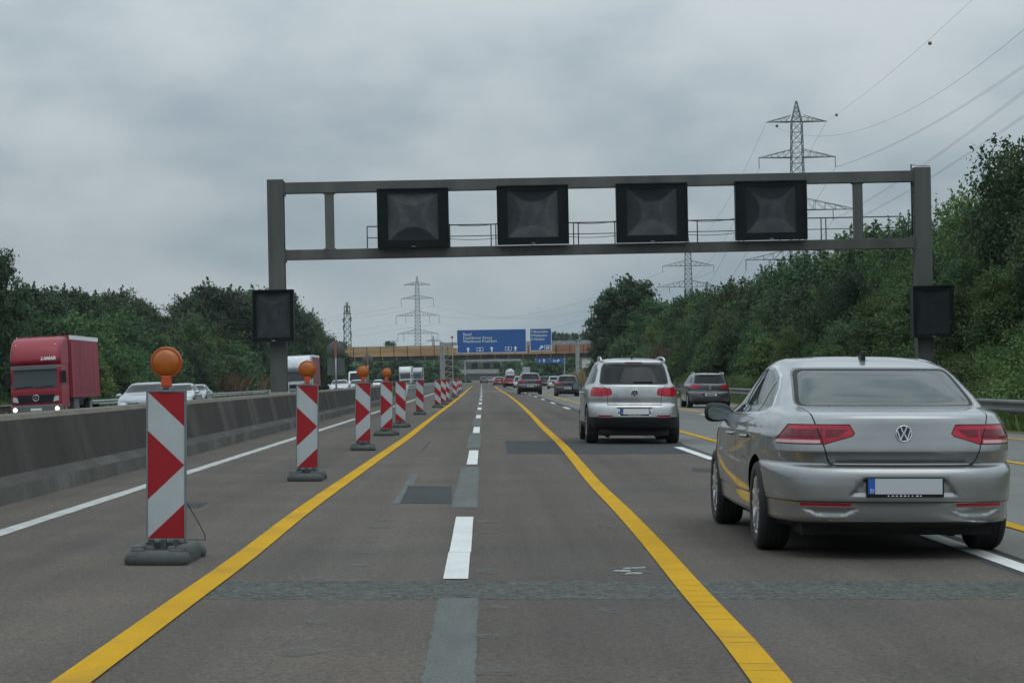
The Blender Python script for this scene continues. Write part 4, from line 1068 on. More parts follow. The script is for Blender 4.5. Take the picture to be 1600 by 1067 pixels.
# ---- upright estate / SUV
#        z     yr    yf    w    wr   wf   bow  cor  fbow fcor
SUV = [
 (.235, .26, 4.20, .78, .68, .66, .10, .35, .20, .50),
 (.300, .07, 4.34, .86, .77, .74, .10, .36, .24, .52),
 (.340, .04, 4.38, .885,.79, .76, .10, .36, .26, .52),
 (.500, .00, 4.42, .900,.80, .77, .10, .36, .28, .55),
 (.520, .00, 4.42, .902,.803,.77, .10, .36, .28, .55),
 (.600, .005,4.43, .905,.806,.77, .10, .36, .28, .55),
 (.690, .02, 4.43, .905,.805,.77, .10, .36, .28, .55),
 (.730, .035,4.42, .903,.80, .77, .10, .36, .30, .55),
 (.755, .075,4.41, .902,.797,.77, .10, .36, .30, .55),
 (.775, .085,4.40, .902,.795,.77, .10, .36, .30, .55),
 (.880, .07, 4.30, .904,.79, .765,.10, .36, .30, .52),
 (.990, .075,4.05, .903,.785,.76, .105,.36, .28, .48),
 (1.060,.085,3.75, .885,.77, .745,.11, .36, .26, .42),
 (1.100,.095,3.52, .862,.75, .735,.11, .35, .24, .38),
 (1.130,.13, 3.40, .845,.735,.725,.10, .32, .22, .35),
 (1.220,.20, 3.20, .805,.705,.70, .09, .28, .20, .32),
 (1.340,.29, 2.97, .755,.67, .665,.085,.26, .18, .30),
 (1.450,.375,2.75, .708,.635,.63, .08, .26, .16, .30),
 (1.515,.425,2.62, .672,.605,.60, .08, .26, .15, .30),
 (1.535,.395,2.56, .655,.59, .58, .08, .26, .14, .28),
 (1.560,.43, 2.48, .622,.56, .55, .08, .26, .14, .28),
 (1.590,.60, 2.38, .555,.49, .49, .08, .25, .12, .24),
 (1.612,.88, 2.27, .45, .39, .39, .07, .22, .10, .18),
 (1.624,1.15,2.15, .31, .26, .26, .05, .14, .06, .10),
 (1.630,1.45,1.95, .12, .10, .10, .02, .05, .02, .04)]
srw = roundpoly([(-.578,1.492),(.578,1.492),(.640,1.135),(-.640,1.135)], .06)
sws = roundpoly([(-.57,1.50),(.57,1.50),(.71,1.145),(-.71,1.145)], .05)
slid = [(-.615,1.50),(-.66,1.13),(-.535,1.05),(-.505,.90),(-.50,.735),(.50,.735),(.505,.90),(.535,1.05),(.66,1.13),(.615,1.50)]
sdlo = [(3.25,1.075),(2.95,1.28),(2.62,1.45),(2.2,1.515),(1.4,1.525),(.85,1.495),(.60,1.40),(.45,1.20),(.45,1.14),(.9,1.115)]
sw1 = [(3.15,1.09),(2.93,1.265),(2.60,1.432),(2.22,1.495),(2.22,1.085)]
sw2 = [(2.13,1.085),(2.13,1.495),(1.40,1.505),(1.22,1.50),(1.22,1.10)]
sw3 = [(1.12,1.105),(1.12,1.497),(.86,1.478),(.63,1.388),(.49,1.205),(.49,1.15),(.9,1.125)]
slamp = roundpoly([(.44,1.045),(.79,1.07),(.86,.99),(.83,.905),(.62,.90),(.42,.925)], .04)
sfd = [(3.25,.36),(3.30,.6),(3.28,1.07),(2.18,1.07),(2.18,.36)]
srd = [(2.17,.36),(2.17,1.07),(1.12,1.10),(1.10,.95),(1.27,.70),(1.36,.36)]
def suv_feats(lower=True, lower_m=None):
    f = (both('arch', circle(.83,.35,.40), (.5,)) + both('arch', circle(3.43,.35,.40), (.5,)) +
     [('part','B',slid,(-.2,.6),'tailgate','paint'), ('gap','B',slid[1:9],(-.2,.6),.009)] +
     both('part', sfd, (.6,), 'door', 'paint') + both('part', srd, (.6,), 'door', 'paint') +
     both('gap', sfd+sfd[:1], (.6,), .007) + both('gap', srd+srd[:1], (.6,), .007) +
     both('mat', sdlo, (.45,), M_trim) +
     both('part', sw1, (.45,), 'side_window', None, .003) + both('part', sw2, (.45,), 'side_window', None, .003) + both('part', sw3, (.45,), 'side_window', None, .003) +
     [('win','B',srw,(.0,.8),'rear_window',None,.002,.02)] + [('win','F',sws,(2.3,3.7),'windscreen',None,.002,.02)] +
     bothB('mat','B',grow(slamp,.006),(-.2,.45),M_dark) + bothB('part','B',slamp,(-.2,.45),'tail_lamp',M_lampred,.001) +
     [('gap','B',slid[2:5],(-.2,.6),.008), ('gap','B',slid[5:8],(-.2,.6),.008)] +
     [('part','B',[(-.16,1.545),(.16,1.545),(.16,1.520),(-.16,1.520)],(.2,.9),'brake_light',M_lampdark)] +
     bothB('part','B',[(.42,.545),(.68,.545),(.68,.520),(.42,.520)],(-.2,.5),'reflector',M_lampdark) +
     [('push','B',[(-.34,.70),(.34,.70),(.32,.535),(-.32,.535)],(-.2,.3),.02,'paint')] +
     [('mat','F',[(-.45,.80),(.45,.80),(.40,.66),(-.40,.66)],(4.0,4.6),M_trim), ('mat','F',[(-.60,.50),(.60,.50),(.55,.36),(-.55,.36)],(4.0,4.6),M_black)] +
     bothB('part','F',[(.48,.82),(.80,.90),(.84,.80),(.70,.72),(.48,.70)],(3.7,4.6),'head_lamp',M_headlamp,.001))
    if lower:
        f += [('mat','B',[(-.95,.512),(.95,.512),(.95,.22),(-.95,.22)],(-.2,.8),M_black)] + both('mat', [(.3,.22),(4.2,.22),(4.2,.40),(.3,.40)], (.6,), M_black)
        f += bothB('part','B',[(.44,.508),(.68,.508),(.68,.488),(.44,.488)],(-.2,.5),'reflector',M_lampdark)
    return f
def suv_extra(rails=True, badge='vw', wiper=True):
    def ex(root, pm, hi, lit):
        if badge: emblem(root, (0, .062 if badge=='vw' else .07, .955), .072, badge)
        if rails:
            for s in (-1, 1):
                b = MB(); b.tube([(s*.60,.55,1.555),(s*.60,.66,1.60),(s*.595,.85,1.625),(s*.59,1.2,1.64),(s*.585,1.9,1.635),(s*.57,2.35,1.59),(s*.56,2.45,1.56)], .019, 8); b.build('roof_rail', M_alloy, root)
        b = MB(); b.bar((-.02,.15,1.155),(.34,.17,1.165),.03,.03); b.build('rear_wiper', M_black, root)
        b = MB(); b.prism([(.80,0),(.98,0),(.93,.012),(.84,.06),(.81,.055)], -.016, .016, axis='X'); b.build('antenna', M_black, root, loc=(0,0,1.60))
        if hi:
            b = MB(); 
            for x in np.linspace(-.485,-.345,7): b.box(x, x+.013, .078, .083, .842, .858)
            for x in np.linspace(.34,.47,6): b.box(x, x+.014, .078, .083, .846, .868)
            b.build('badge', M_steel, root)
            b = MB(); b.prism([(-.40,.945),(-.32,.945),(-.32,.90),(-.36,.875),(-.40,.90)], .066, .074); b.build('sticker', M_steel, root)
            for s in (-1, 1):
                for yd in (2.38, 1.30): b = MB(); b.tube([(s*.90,yd,.96),(s*.93,yd+.04,.962),(s*.93,yd+.15,.962),(s*.90,yd+.19,.96)], .014, 6); b.build('door_handle', pm, root)
    return ex
def suv_spec(scale=(1,1,1), lower=True, rails=True, badge='vw', wheel_r=.345):
    sx, sy, sz = scale
    return dict(rings=SUV, features=suv_feats(lower), wheel_r=wheel_r, wheel_w=.23, wheel_y=(.83,3.43), wheel_x=.882*sx, arch_r=.39, floor=(.22,4.2), scale=scale,
        plates=[(.012*sy,.615*sz,.262,-1,0),(4.44*sy,.57*sz,.26,1,0)], mirror=(.955*sx,3.05*sy,1.08*sz,.22,.18), extra=suv_extra(rails, badge))

P_silver_warm = paint('paint_warm_silver', (0.285,0.294,0.296), 0.78, 0.32, 0.08, 0.85)
P_silver = paint('paint_silver', (0.44,0.455,0.465), 0.65, 0.30)
P_dgrey = paint('paint_dark_grey', (0.075,0.078,0.085), 0.5, 0.3)
P_black = paint('paint_black', (0.022,0.023,0.030), 0.2, 0.3)
P_red = paint('paint_red', (0.20,0.014,0.022), 0.2, 0.3)
P_white = paint('paint_white', (0.52,0.55,0.56), 0.0, 0.35)
P_paleblue = paint('paint_pale_silver', (0.26,0.285,0.305), 0.4, 0.32)

PAS_X, PAS_Y = 2.868, 14.77
make_car('saloon_car', 'large silver four door saloon straddling the white line, closest vehicle to the camera', SALOON_SPEC, (PAS_X, PAS_Y, 0), paint_m=P_silver_warm, hi=True, glass_m=M_glass, cabin=True)
tg = suv_spec()
make_car('suv_car', 'silver compact SUV with black lower bumper and roof rails, driving in the middle lane', tg, (2.83, 40.65, 0), paint_m=P_silver, hi=True, glass_m=M_glass_dark, cabin=True, plate_m=M_plate_bright)
est = suv_spec((1.0,1.08,.89), lower=False, rails=True, wheel_r=.33)
make_car('estate_car', 'dark grey estate car in the outer right lane near the guard rail', est, (9.32, 89.2, 0), paint_m=P_dgrey, hi=False, glass_m=M_glass_far, plate_m=M_plate_bright)
s2 = suv_spec((1.03,1.06,1.0), lower=True, rails=False, badge=None)
make_car('suv_car', 'dark SUV with red tail lamps ahead of the silver compact SUV', s2, (3.46, 162, 0), paint_m=P_dgrey, hi=False, glass_m=M_glass_far, plate_m=M_plate_bright)
hb = suv_spec((.915,.88,.875), lower=False, rails=False, badge=None, wheel_r=.30)
make_car('hatchback_car', 'small black hatchback beside the silver SUV wing mirror', hb, (5.6, 145, 0), paint_m=P_black, hi=False, glass_m=M_glass_far, plate_m=M_plate_bright)
make_car('hatchback_car', 'white car partly hidden behind the black hatchback', hb, (7.9, 240, 0), paint_m=P_white, hi=False, glass_m=M_glass_far)
make_car('suv_car', 'dark red SUV far ahead with two more cars beside it', s2, (3.35, 270, 0), paint_m=P_red, hi=False, glass_m=M_glass_far, plate_m=M_plate_bright)
make_car('saloon_car', 'small dark red car ahead, left of the dark red SUV', dict(SALOON_SPEC, mirror=None), (2.35, 330, 0), paint_m=P_red, hi=False, glass_m=M_glass_far, plate_m=M_plate_bright)
make_car('hatchback_car', 'white car half hidden behind the dark SUV', dict(hb, mirror=None), (4.4, 265, 0), paint_m=P_white, hi=False, glass_m=M_glass_far)
make_car('estate_car', 'dark car far ahead between the dark SUV and the white car', dict(est, mirror=None), (8.1, 285, 0), paint_m=P_black, hi=False, glass_m=M_glass_far)
make_car('estate_car', 'tiny grey car far ahead in the left lane under the second bridge', dict(est, mirror=None), (0.0, 480, 0), paint_m=P_dgrey, hi=False, glass_m=M_glass_far)
make_car('saloon_car', 'tiny pale car far ahead beside the end of the yellow line', dict(SALOON_SPEC, mirror=None), (3.0, 520, 0), paint_m=P_white, hi=False, glass_m=M_glass_far)
make_car('hatchback_car', 'tiny silver car far ahead between grey and pale cars', dict(hb, mirror=None), (1.65, 560, 0), paint_m=P_paleblue, hi=False, glass_m=M_glass_far)
# oncoming traffic on the other carriageway (it falls away to the left)
OT = R(-2.8)
def oncoming(name, label, spec, px, d, pm, lit=False, cat='car'):
    x = (px - VX) * d / F; L = 4.77
    return make_car(name, label, dict(spec, mirror=spec.get('mirror')), (x, d + L, oppz(x)), (0, -OT, math.pi), pm, False, None, M_glass_far, lit, M_plate_bright, cat=cat)
oncoming('saloon_car', 'pale silver oncoming saloon just behind the nearest beacon', SALOON_SPEC, 216, 79, P_paleblue)
oncoming('saloon_car', 'silver oncoming car second in line behind the pale saloon', SALOON_SPEC, 272, 103, P_silver)
oncoming('saloon_car', 'oncoming grey car with headlamps lit', SALOON_SPEC, 297, 127, P_paleblue, True)
oncoming('saloon_car', 'oncoming silver car beside the round sign post', SALOON_SPEC, 529, 190, P_silver)
oncoming('hatchback_car', 'oncoming silver car behind the third beacon lamp', dict(hb, mirror=None), 556, 225, P_paleblue)
oncoming('hatchback_car', 'oncoming white car right of the third beacon', dict(hb, mirror=None), 590, 300, P_white)

# ------------------------------------------------------------------ lorries
P_cabred = paint('lorry_red', (0.25,0.006,0.022), 0.0, 0.45, 0.1, 0.12)
M_curtain = mat('curtain_red', (0.23,0.018,0.036), 0.6, noise=(1.2, 0.25, 5, (1,1,0.2)))
M_curtain2 = mat('curtain_faded_red', (0.16,0.040,0.045), 0.6, noise=(1.2, 0.25, 5, (1,1,0.2)))
M_lorrygrey = mat('lorry_grey', (0.10,0.11,0.115), 0.55)
M_wglass = mat('lorry_glass', (0.050,0.060,0.066), 0.12, 0, 0.0, spec=0.3)
def lorry(loc, label, cabm, curtm, text, Lbox=7.5, Hbox=3.95, lit=True, star=True, roof_white=True):
    """front faces local -Y (towards the camera); local x to the viewer's right"""
    root = empty('lorry', loc, (0, OT, 0)); tag(root, label, 'lorry')
    W = 1.18
    # cab: side profile swept across with tapered corners
    b = MB()
    prof = [(.08,.55),(.02,.95),(.0,1.35),(.10,2.45),(.22,2.62),(2.05,2.62),(2.05,.55)]
    rings = []
    for (x, dy) in ((-W,.16),(-W+.10,.04),(-W+.35,.0),(W-.35,.0),(W-.10,.04),(W,.16)):
        rings.append([(x, min(y+dy, 2.05), z) for y, z in prof])
    n = len(prof); b.add([p for r in rings for p in r], [(i*n+k, i*n+(k+1)%n, (i+1)*n+(k+1)%n, (i+1)*n+k) for i in range(len(rings)-1) for k in range(n)])
    b.face(rings[0]); b.face(rings[-1]); b.build('cab', cabm, root, bevel=.03, weld=True)
    # roof fairing
    prof = [(.16,2.60),(.14,2.85),(.30,3.35),(.62,3.70),(1.1,3.86),(2.05,3.90),(2.05,2.60)]
    rings = []
    for (x, k) in ((-W-.02,.55),(-W+.06,.12),(-W+.3,0),(W-.3,0),(W-.06,.12),(W+.02,.55)):
        rings.append([(x, min(2.05, y+k*.35*(1 if y < 2 else 0)), z-(k*.22 if z > 3.3 else 0)) for y, z in prof])
    b = MB(); n = len(prof); b.add([p for r in rings for p in r], [(i*n+k, i*n+(k+1)%n, (i+1)*n+(k+1)%n, (i+1)*n+k) for i in range(len(rings)-1) for k in range(n)], 0, True)
    b.face(rings[0]); b.face(rings[-1]); b.build('roof_fairing', cabm, root, weld=True)
    # windscreen and black surround, sun visor
    b = MB(); b.prism([(-1.03,1.52),(1.03,1.52),(.98,2.40),(-.98,2.40)], 0, .02); ws_ = b.build('windscreen', M_wglass, root, loc=(0,-.155,0), rot=(R(-5.2),0,0), bevel=.006)
    b = MB(); b.box(-1.06,1.06,-.07,.05,2.36,2.56); b.build('sun_visor', M_lorrygrey, root, bevel=.02)
    b = MB(); b.bar((-.9,-.035,1.53),(-.15,-.03,1.60),.03,.03); b.bar((.05,-.035,1.53),(.8,-.03,1.60),.03,.03); b.build('wiper', M_black, root)
    # grille, lamps, bumper
    b = MB()
    for k in range(4): b.box(-.82, .82, -.035, .05, .86+.085*k, .925+.085*k)
    b.box(-.86,.86,-.02,.04,.84,1.20); b.build('grille', M_black, root, bevel=.008)
    if star: emblem(root, (0,-.04,1.05), .15, 'star')
    b = MB(); b.box(-W,W,-.06,.5,.28,.72); bp = b.build('bumper', M_lorrygrey, root, bevel=.05)
    for s in (-1, 1):
        b = MB(); b.prism([(s*.80,.84),(s*1.08,.90),(s*1.06,1.12),(s*.86,1.06)], -.03, .05); b.build('head_lamp', M_headlamp, root, bevel=.01)
        b = MB(); b.lathe([(0,-.075),(.10,-.07),(.11,-.05)], 'Y', (s*.98,0,.52), 16); b.build('fog_lamp', M_lit if lit else M_headlamp, root)
        b = MB(); b.box(min(s*1.20,s*1.42), max(s*1.20,s*1.42), .10, .22, 1.72, 2.28); b.bar((s*1.18,.2,2.2),(s*1.3,.16,2.2),.05); b.build('wing_mirror', M_black, root, bevel=.03)
        b = MB(); b.prism([(.45,1.60),(.55,2.28),(1.0,2.28),(1.15,1.60)], s*1.176, s*1.19, axis='X'); b.build('side_window', M_wglass, root)
        b = MB(); b.lathe([(0,-.05),(.035,-.03),(.04,0)], 'Y', (s*.92,.42,3.50), 10); b.build('roof_lamp', M_headlamp, root)
    b = MB(); b.box(-.26,.26,-.08,-.065,.45,.57); b.build('number_plate', M_plate_bright, root)
    if text:
        b = MB(); me = text_mesh(text, .215, depth=.006, bold=.010); me.transform(Matrix(((1,.25,0,0),(0,1,0,0),(0,0,1,0),(0,0,0,1)))); me.materials.append(M_white_txt); link('lettering', me, root, (.28,.10,2.80), (R(86),0,0))
    # load box with curtain sides
    y0 = 2.30; b = MB(); b.box(-1.24,1.24,y0,y0+Lbox,1.05,Hbox); box = b.build('load_box', cabm, root, bevel=.02)
    for s in (-1, 1):
        n = 60; vs = []
        for k in range(n+1):
            y = y0+.12+(Lbox-.24)*k/n; o_ = .015*math.sin(k*1.9)+.012*math.sin(k*.63+1)
            vs += [(s*(1.262+o_), y, 1.12), (s*(1.262+o_*.8), y, 2.4), (s*(1.262+o_*.3), y, Hbox-.2)]
        b = MB(); b.add(vs, [(3*k+j, 3*k+j+1, 3*k+j+4, 3*k+j+3) for k in range(n) for j in range(2)], 0, True); b.build('side_curtain', curtm, root)
        b = MB(); b.box(min(s*1.23,s*1.27), max(s*1.23,s*1.27), y0, y0+Lbox, Hbox-.19, Hbox+.01); b.build('top_rail', M_white_txt, root)
        b = MB(); b.box(min(s*1.24,s*1.285), max(s*1.24,s*1.285), y0, y0+Lbox, 1.0, 1.10); b.box(min(s*1.24,s*1.28), max(s*1.24,s*1.28), y0, y0+Lbox, 1.42, 1.46); b.build('side_rail', curtm, root)
    b = MB(); b.box(-.5,.5,1.2,y0+Lbox-.3,.6,1.02); b.box(-1.2,1.2,y0+Lbox-.1,y0+Lbox,.45,.62); b.build('chassis', M_black, root)
    for xq in (.75,-1.15): b = MB(); b.box(xq,xq+.4,3.3,4.6,.45,.95); b.build('fuel_tank', M_lorrygrey, root, bevel=.03)
    tm, rm = wheel_mesh(.48, .30, False)
    for y in (1.15, y0+Lbox-2.2):
        for s in (-1, 1):
            w = link('wheel', tm, root, (s*1.02, y, .48), (0,0,0 if s < 0 else math.pi)); link('rim', rm, w)
    return root
lx = (58-VX)*101/F
lorry((lx,101,oppz(lx)), 'red curtain sided lorry with white lettering on its roof fairing, oncoming behind the barrier', P_cabred, M_curtain, 'LAMAR')
lx = (467-VX)*205/F
lorry((lx,205,oppz(lx)), 'white cab lorry with dark red box, oncoming behind the left gantry column', P_white, M_curtain2, None, lit=False, star=False, Lbox=9)
lx = (634-VX)*430/F
lorry((lx,430,oppz(lx)), 'distant white lorry with yellow bumper, oncoming past the median grass', P_white, P_white, None, lit=False, star=False)
lx = (652-VX)*470/F
lorry((lx,470,oppz(lx)), 'distant pale lorry behind the yellow bumpered one', P_paleblue, P_white, None, lit=False, star=False, Hbox=3.8)
# white vans
def van(loc, label, rotz=0, tilt=0):
    root = empty('delivery_van', loc, (0, tilt, rotz)); tag(root, label, 'van')
    prof = [(0,.35),(.0,.85),(.18,1.05),(.95,1.30),(1.75,2.30),(2.1,2.48),(5.4,2.45),(5.5,.35)]
    rings = [[(x, y+dy, z-(.10 if z > 2.2 and abs(x) > .9 else 0)) for y, z in prof] for x, dy in ((-.98,.10),(-.85,0),(.85,0),(.98,.10))]
    b = MB(); n = len(prof); b.add([p for r in rings for p in r], [(i*n+k, i*n+(k+1)%n, (i+1)*n+(k+1)%n, (i+1)*n+k) for i in range(3) for k in range(n)]); b.face(rings[0]); b.face(rings[-1]); b.build('body', P_white, root, bevel=.06, weld=True)
    b = MB(); b.prism([(-.80,0),(.80,0),(.72,1.15),(-.72,1.15)], -.02, .02); b.build('windscreen', M_glass_far, root, loc=(0,1.0,1.36), rot=(R(-38),0,0))
    b = MB(); b.box(-.6,.6,-.03,.05,.75,.95); b.build('grille', M_black, root)
    for s in (-1,1): b = MB(); b.box(s*.78-.14,s*.78+.14,-.02,.1,.85,1.02); b.build('head_lamp', M_headlamp, root)
    tm, rm = wheel_mesh(.345, .23, False)
    for y in (.95, 4.4):
        for s in (-1,1): w = link('wheel', tm, root, (s*.86,y,.345), (0,0,0 if s<0 else math.pi)); link('rim', rm, w)
    return root
vx_ = (557-VX)*255/F
van((vx_,255,oppz(vx_)), 'white oncoming van between the second and third beacon lamps', 0, OT)
# road tanker far ahead: white round end above dark chassis
tk = empty('tanker_lorry', (7.3, 600, 0)); tag(tk, 'white round tanker trailer rising above the dark red SUV', 'tanker')
b = MB(); b.lathe([(0,0),(.6,-.0),(1.0,.10),(1.15,.30),(1.15,9.5),(.9,9.8),(0,9.9)], 'Y', (0,0,2.55), 28); b.build('tank', P_white, tk)
b = MB(); b.box(-1.2,1.2,.1,.4,.55,1.35); b.box(-.5,.5,.4,10,.8,1.4); b.build('chassis', M_black, tk)
b = MB(); b.box(-.9,.9,-.1,0.02,2.7,2.8); b.build('tank_band', M_lorrygrey, tk)
b = MB(); b.box(-1.2,1.2,10.3,12.4,.6,3.3); b.build('cab', P_white, tk, bevel=.1)
tm, rm = wheel_mesh(.48,.30,False)
for y in (1.0,2.3,11):
    for s in (-1,1): w = link('wheel', tm, tk, (s*1.0,y,.48), (0,0,0 if s<0 else math.pi)); link('rim', rm, w)

# ------------------------------------------------------------------ signs seen from behind, in the median
def sign_back(x, y, z0, zc, r, rect, label):
    root = empty('road_sign', (x,y,z0), (0,R(-1.1),0)); tag(root, label, 'road sign')
    b = MB(); b.tube([(0,0,-.3),(0,0,zc+r)], .045, 8); b.build('post', M_steel, root)
    b = MB(); b.lathe([(0,.07),(r,.07),(r+.01,.085),(r,.10),(0,.10)], 'Y', (0,0,zc), 36); b.build('round_board', mat('sign_back_grey', (0.075,0.085,0.085), 0.6, noise=(2,.15,3)), root)
    b = MB(); b.box(-.05,.05,-.07,-.05,zc-r,zc+r); b.box(-.05,.05,-.05,.07,zc-.25,zc-.18); b.build('back_strap', mat('strap_rust', (0.30,0.10,0.055), 0.6), root)
    if rect:
        w, h = rect; b = MB(); b.box(-w/2,w/2,.07,.10,zc-r-.06-h,zc-r-.06); b.build('lower_board', MATS['sign_back_grey'], root, bevel=.008)
    return root
p = P(526,546,105); sign_back(p.x, 105, oppz(p.x), p.z-oppz(p.x), .40, (.84,.80), 'grey back of a round sign above a square board on a post in the median')
p = P(575.5,562.5,160); sign_back(p.x, 160, oppz(p.x), p.z-oppz(p.x), .40, None, 'grey back of a smaller round sign on a post behind the third beacon')

# ------------------------------------------------------------------ blue direction sign gantry
SD = 340; sg = empty('direction_gantry', (0,SD,0), (0,R(-1.0),0)); tag(sg, 'grey gantry carrying the blue direction boards in front of the bridge', 'gantry')
rot2 = Matrix.Rotation(R(-1.0),4,'Y').inverted()
def SL(px,py,d=SD):
    p = P(px,py,d); p.y = 0; return rot2 @ p
a, c = SL(690,536), SL(902,541)
for x in (a.x, c.x): b = MB(); b.box(x-.3,x+.3,-.3,.3,-1,a.z+.2); b.build('column', M_steel, sg)
b = MB(); b.box(a.x,SL(937,540).x,-.4,.4,a.z-.55,a.z+.05); b.build('beam', M_steel, sg)
def sign_board(px0,py0,px1,py1,lines,arrows,tab):
    p0, p1 = SL(px0,py0), SL(px1,py1); zc0, zc1 = p1.z, p0.z; w = p1.x-p0.x; h = (p0.z+0) - p1.z
    bo = MB(); bo.box(0,w,-.62,-.45,0,h); board = bo.build('sign_board', M_signblue, sg, loc=(p0.x,0,p1.z))
    fr = MB(); t = .07; y0,y1=-.632,-.62
    for x0,x1,z0,z1 in ((0,w,0,t),(0,w,h-t,h),(0,t,t,h-t),(w-t,w,t,h-t)): fr.box(x0,x1,y0,y1,z0,z1)
    fr.build('border', M_white_txt, board)
    for s,x,z,size in lines: text_obj(s,size,M_white_txt,board,(x,-.635,z),bold=.002)
    ar = MB()
    for (x,z,s,ang) in arrows:
        m = Matrix.Rotation(ang,2); pts = [(0,.55),(.42,.08),(.15,.12),(.15,-.5),(-.15,-.5),(-.15,.12),(-.42,.08)]
        ar.prism([(x+(m@Vector(q))[0]*s, z+(m@Vector(q))[1]*s) for q in pts],-.64,-.62)
    ar.build('arrow', M_white_txt, board)
    for (x,z,num) in tab:
        f = MB(); ww,hh=.52,.30
        for x0,x1,z0,z1 in ((x-ww,x+ww,z-hh,z-hh+.07),(x-ww,x+ww,z+hh-.07,z+hh),(x-ww,x-ww+.07,z-hh,z+hh),(x+ww-.07,x+ww,z-hh,z+hh)): f.box(x0,x1,-.64,-.62,z0,z1)
        f.build('route_frame', M_white_txt, board); text_obj(num,.55,M_white_txt,board,(x,-.64,z-.19),bold=.015,align='CENTER')
    return board
sign_board(713.5,515.5,822.5,550.5,[('Basel',.98,2.75,.66),('Frankfurter Kreuz',.98,2.20,.62),('Westkreuz Frankfurt',.98,1.66,.62)],[(1.75,.55,.75,0),(5.45,.60,.75,0),(9.15,.62,.75,0)],[(3.6,.58,'5'),(8.05,.62,'5')])
sign_board(827.5,513.5,862.0,548.0,[('F-Miquelallee',.18,2.85,.50),('Wiesbaden',.2,2.25,.56),('F-Höchst',.22,1.66,.56)],[(1.75,.55,.75,R(-45))],[(2.75,.58,'66')])
b = MB(); kx = SL(694,545).x; kx2 = SL(707,545).x
for x in (kx,kx2):
    for y in (-.6,.6): b.bar((x,y,-.3),(x,y,SL(700,544).z),.10)
for k in range(6):
    z = .3+k*.95
    for y in (-.6,.6): b.bar((kx,y,z),(kx2,y,z),.08)
    b.bar((kx,-.6,z),(kx2,-.6,z+.95),.06)
b.build('scaffold_tower', mat('scaffold', (0.34,0.33,0.28), .6, .3), sg)
b = MB(); b.box(SL(699,0).x,SL(706,0).x,-.7,-.6,SL(700,544).z,SL(700,540).z); b.build('work_lamp', M_white_txt, sg)
b = MB(); q = SL(706.5,527); b.lathe([(0,-.06),(.2,0),(0,.06)],'Y',(q.x,-.6,q.z),16); b.build('warning_lamp', M_amber, sg); b = MB(); b.tube([(q.x,-.6,q.z-.2),(q.x,-.6,q.z-1.6)],.05,6); b.build('lamp_post', M_rail, sg)

# ------------------------------------------------------------------ bridge under repair with timber cladding
BD = 390; br = empty('road_bridge', (0,BD,0), (0,R(-1.05),0)); tag(br, 'road bridge clad in orange brown timber planks spanning the motorway', 'bridge')
def BL(px,py):
    p = P(px,py,BD); p.y = 0; return Matrix.Rotation(R(-1.05),4,'Y').inverted() @ p
x0, x1 = BL(436,560).x, BL(960,550).x; zt = BL(690,540).z; zb = BL(690,556).z; zg = BL(690,562.5).z
xs_ = BL(512,560).x; xr_ = BL(868,545).x
b = MB(); rr = random.Random(5)
def planks(b, xa, xb, z0, z1, m):
    n = 6; hh = (z1-z0)/n
    for k in range(n):
        b.box(xa, xb, -3.2+.02*(k%2), -3.0, z0+k*hh+.02, z0+(k+1)*hh, m)
    x = xa
    while x < xb: b.box(x, x+.10, -3.26, -3.2, z0, z1, m+2); x += 2.4
planks(b, xs_, xr_, zb, zt, 0); planks(b, xr_, x1, zb, zt-.1, 1); planks(b, x0, xs_, zb-.2, zb+.75, 1)
b.build('timber_cladding', [M_timber, M_timber_red, M_brdark, M_brdark], br)
b = MB(); b.box(x0, x1, -2.9, 3, zg, zb+.0); b.box(x0-120, x1+80, -2.8, 3, zg+.25, zt-.5); b.build('deck', M_brdark, br)
b = MB(); x = xs_
while x < x1: b.box(x, x+.09, -3.1, -2.95, zg+.1, zb); x += 2.5
b.build('formwork_bracket', M_timber, br)
b = MB(); b.box(x0-120, xs_-.05, -3.1, -2.9, zb+.75, zb+1.25); b.build('edge_beam', M_brconc, br)
b = MB(); zz = zb+1.25
for k in range(4): b.tube([(x0-120,-3,zz+.28+k*.32),(xs_,-3,zz+.28+k*.32)], .035, 5)
x = x0-110
while x < xs_: b.bar((x,-3,zz),(x,-3,zz+1.3),.08); x += 1.6
b.build('parapet_railing', M_rail, br)
for x in (BL(702,570).x, BL(450,570).x): b = MB(); b.box(x-.5,x+.5,-2.4,2.4,-1,zg); b.build('pier', M_brdark, br)
b = MB(); xa = BL(908,560).x; b.prism([(xa,zg+.1),(xa+9,zg+.1),(xa+9,-.3),(xa+.0,1.6)], -2.6, 3.2); b.build('abutment', M_brpale, br)

# second, lower bridge far off with a display gantry in front of it
b2 = empty('road_bridge', (0,1050,0), (0,R(-.6),0)); tag(b2, 'far low dark concrete bridge crossing behind the timber clad one', 'bridge')
def far(px,py,d): return P(px,py,d)
b = MB(); b.box(far(560,0,1050).x, far(812,0,1050).x, -4, 4, far(0,583.5,1050).z, far(0,577,1050).z); b.build('deck', M_brconc, b2)
b = MB(); b.box(far(560,0,1050).x, far(812,0,1050).x, -2.5, 3.9, far(0,586,1050).z, far(0,583.5,1050).z); b.build('girder', M_brdark, b2)
for px in (648,700,808): x = far(px,0,1050).x; b = MB(); b.box(x-1.2,x+1.2,-3,3,-1.5,far(0,586,1050).z); b.build('pier', M_brdark, b2)
b = MB(); b.box(far(560,0,1050).x, far(812,0,1050).x, 10, 11, -1.6, far(0,585,1050).z); b.build('abutment', M_brdark, b2)
g2 = empty('sign_gantry', (0,620,0), (0,R(-1),0)); tag(g2, 'far display gantry with three dark square boards seen under the bridge', 'gantry')
zc = far(0,563,620).z
b = MB(); b.box(far(727,0,620).x, far(826,0,620).x, -.3, .3, zc-.3, zc+.25); b.build('beam', M_steel, g2)
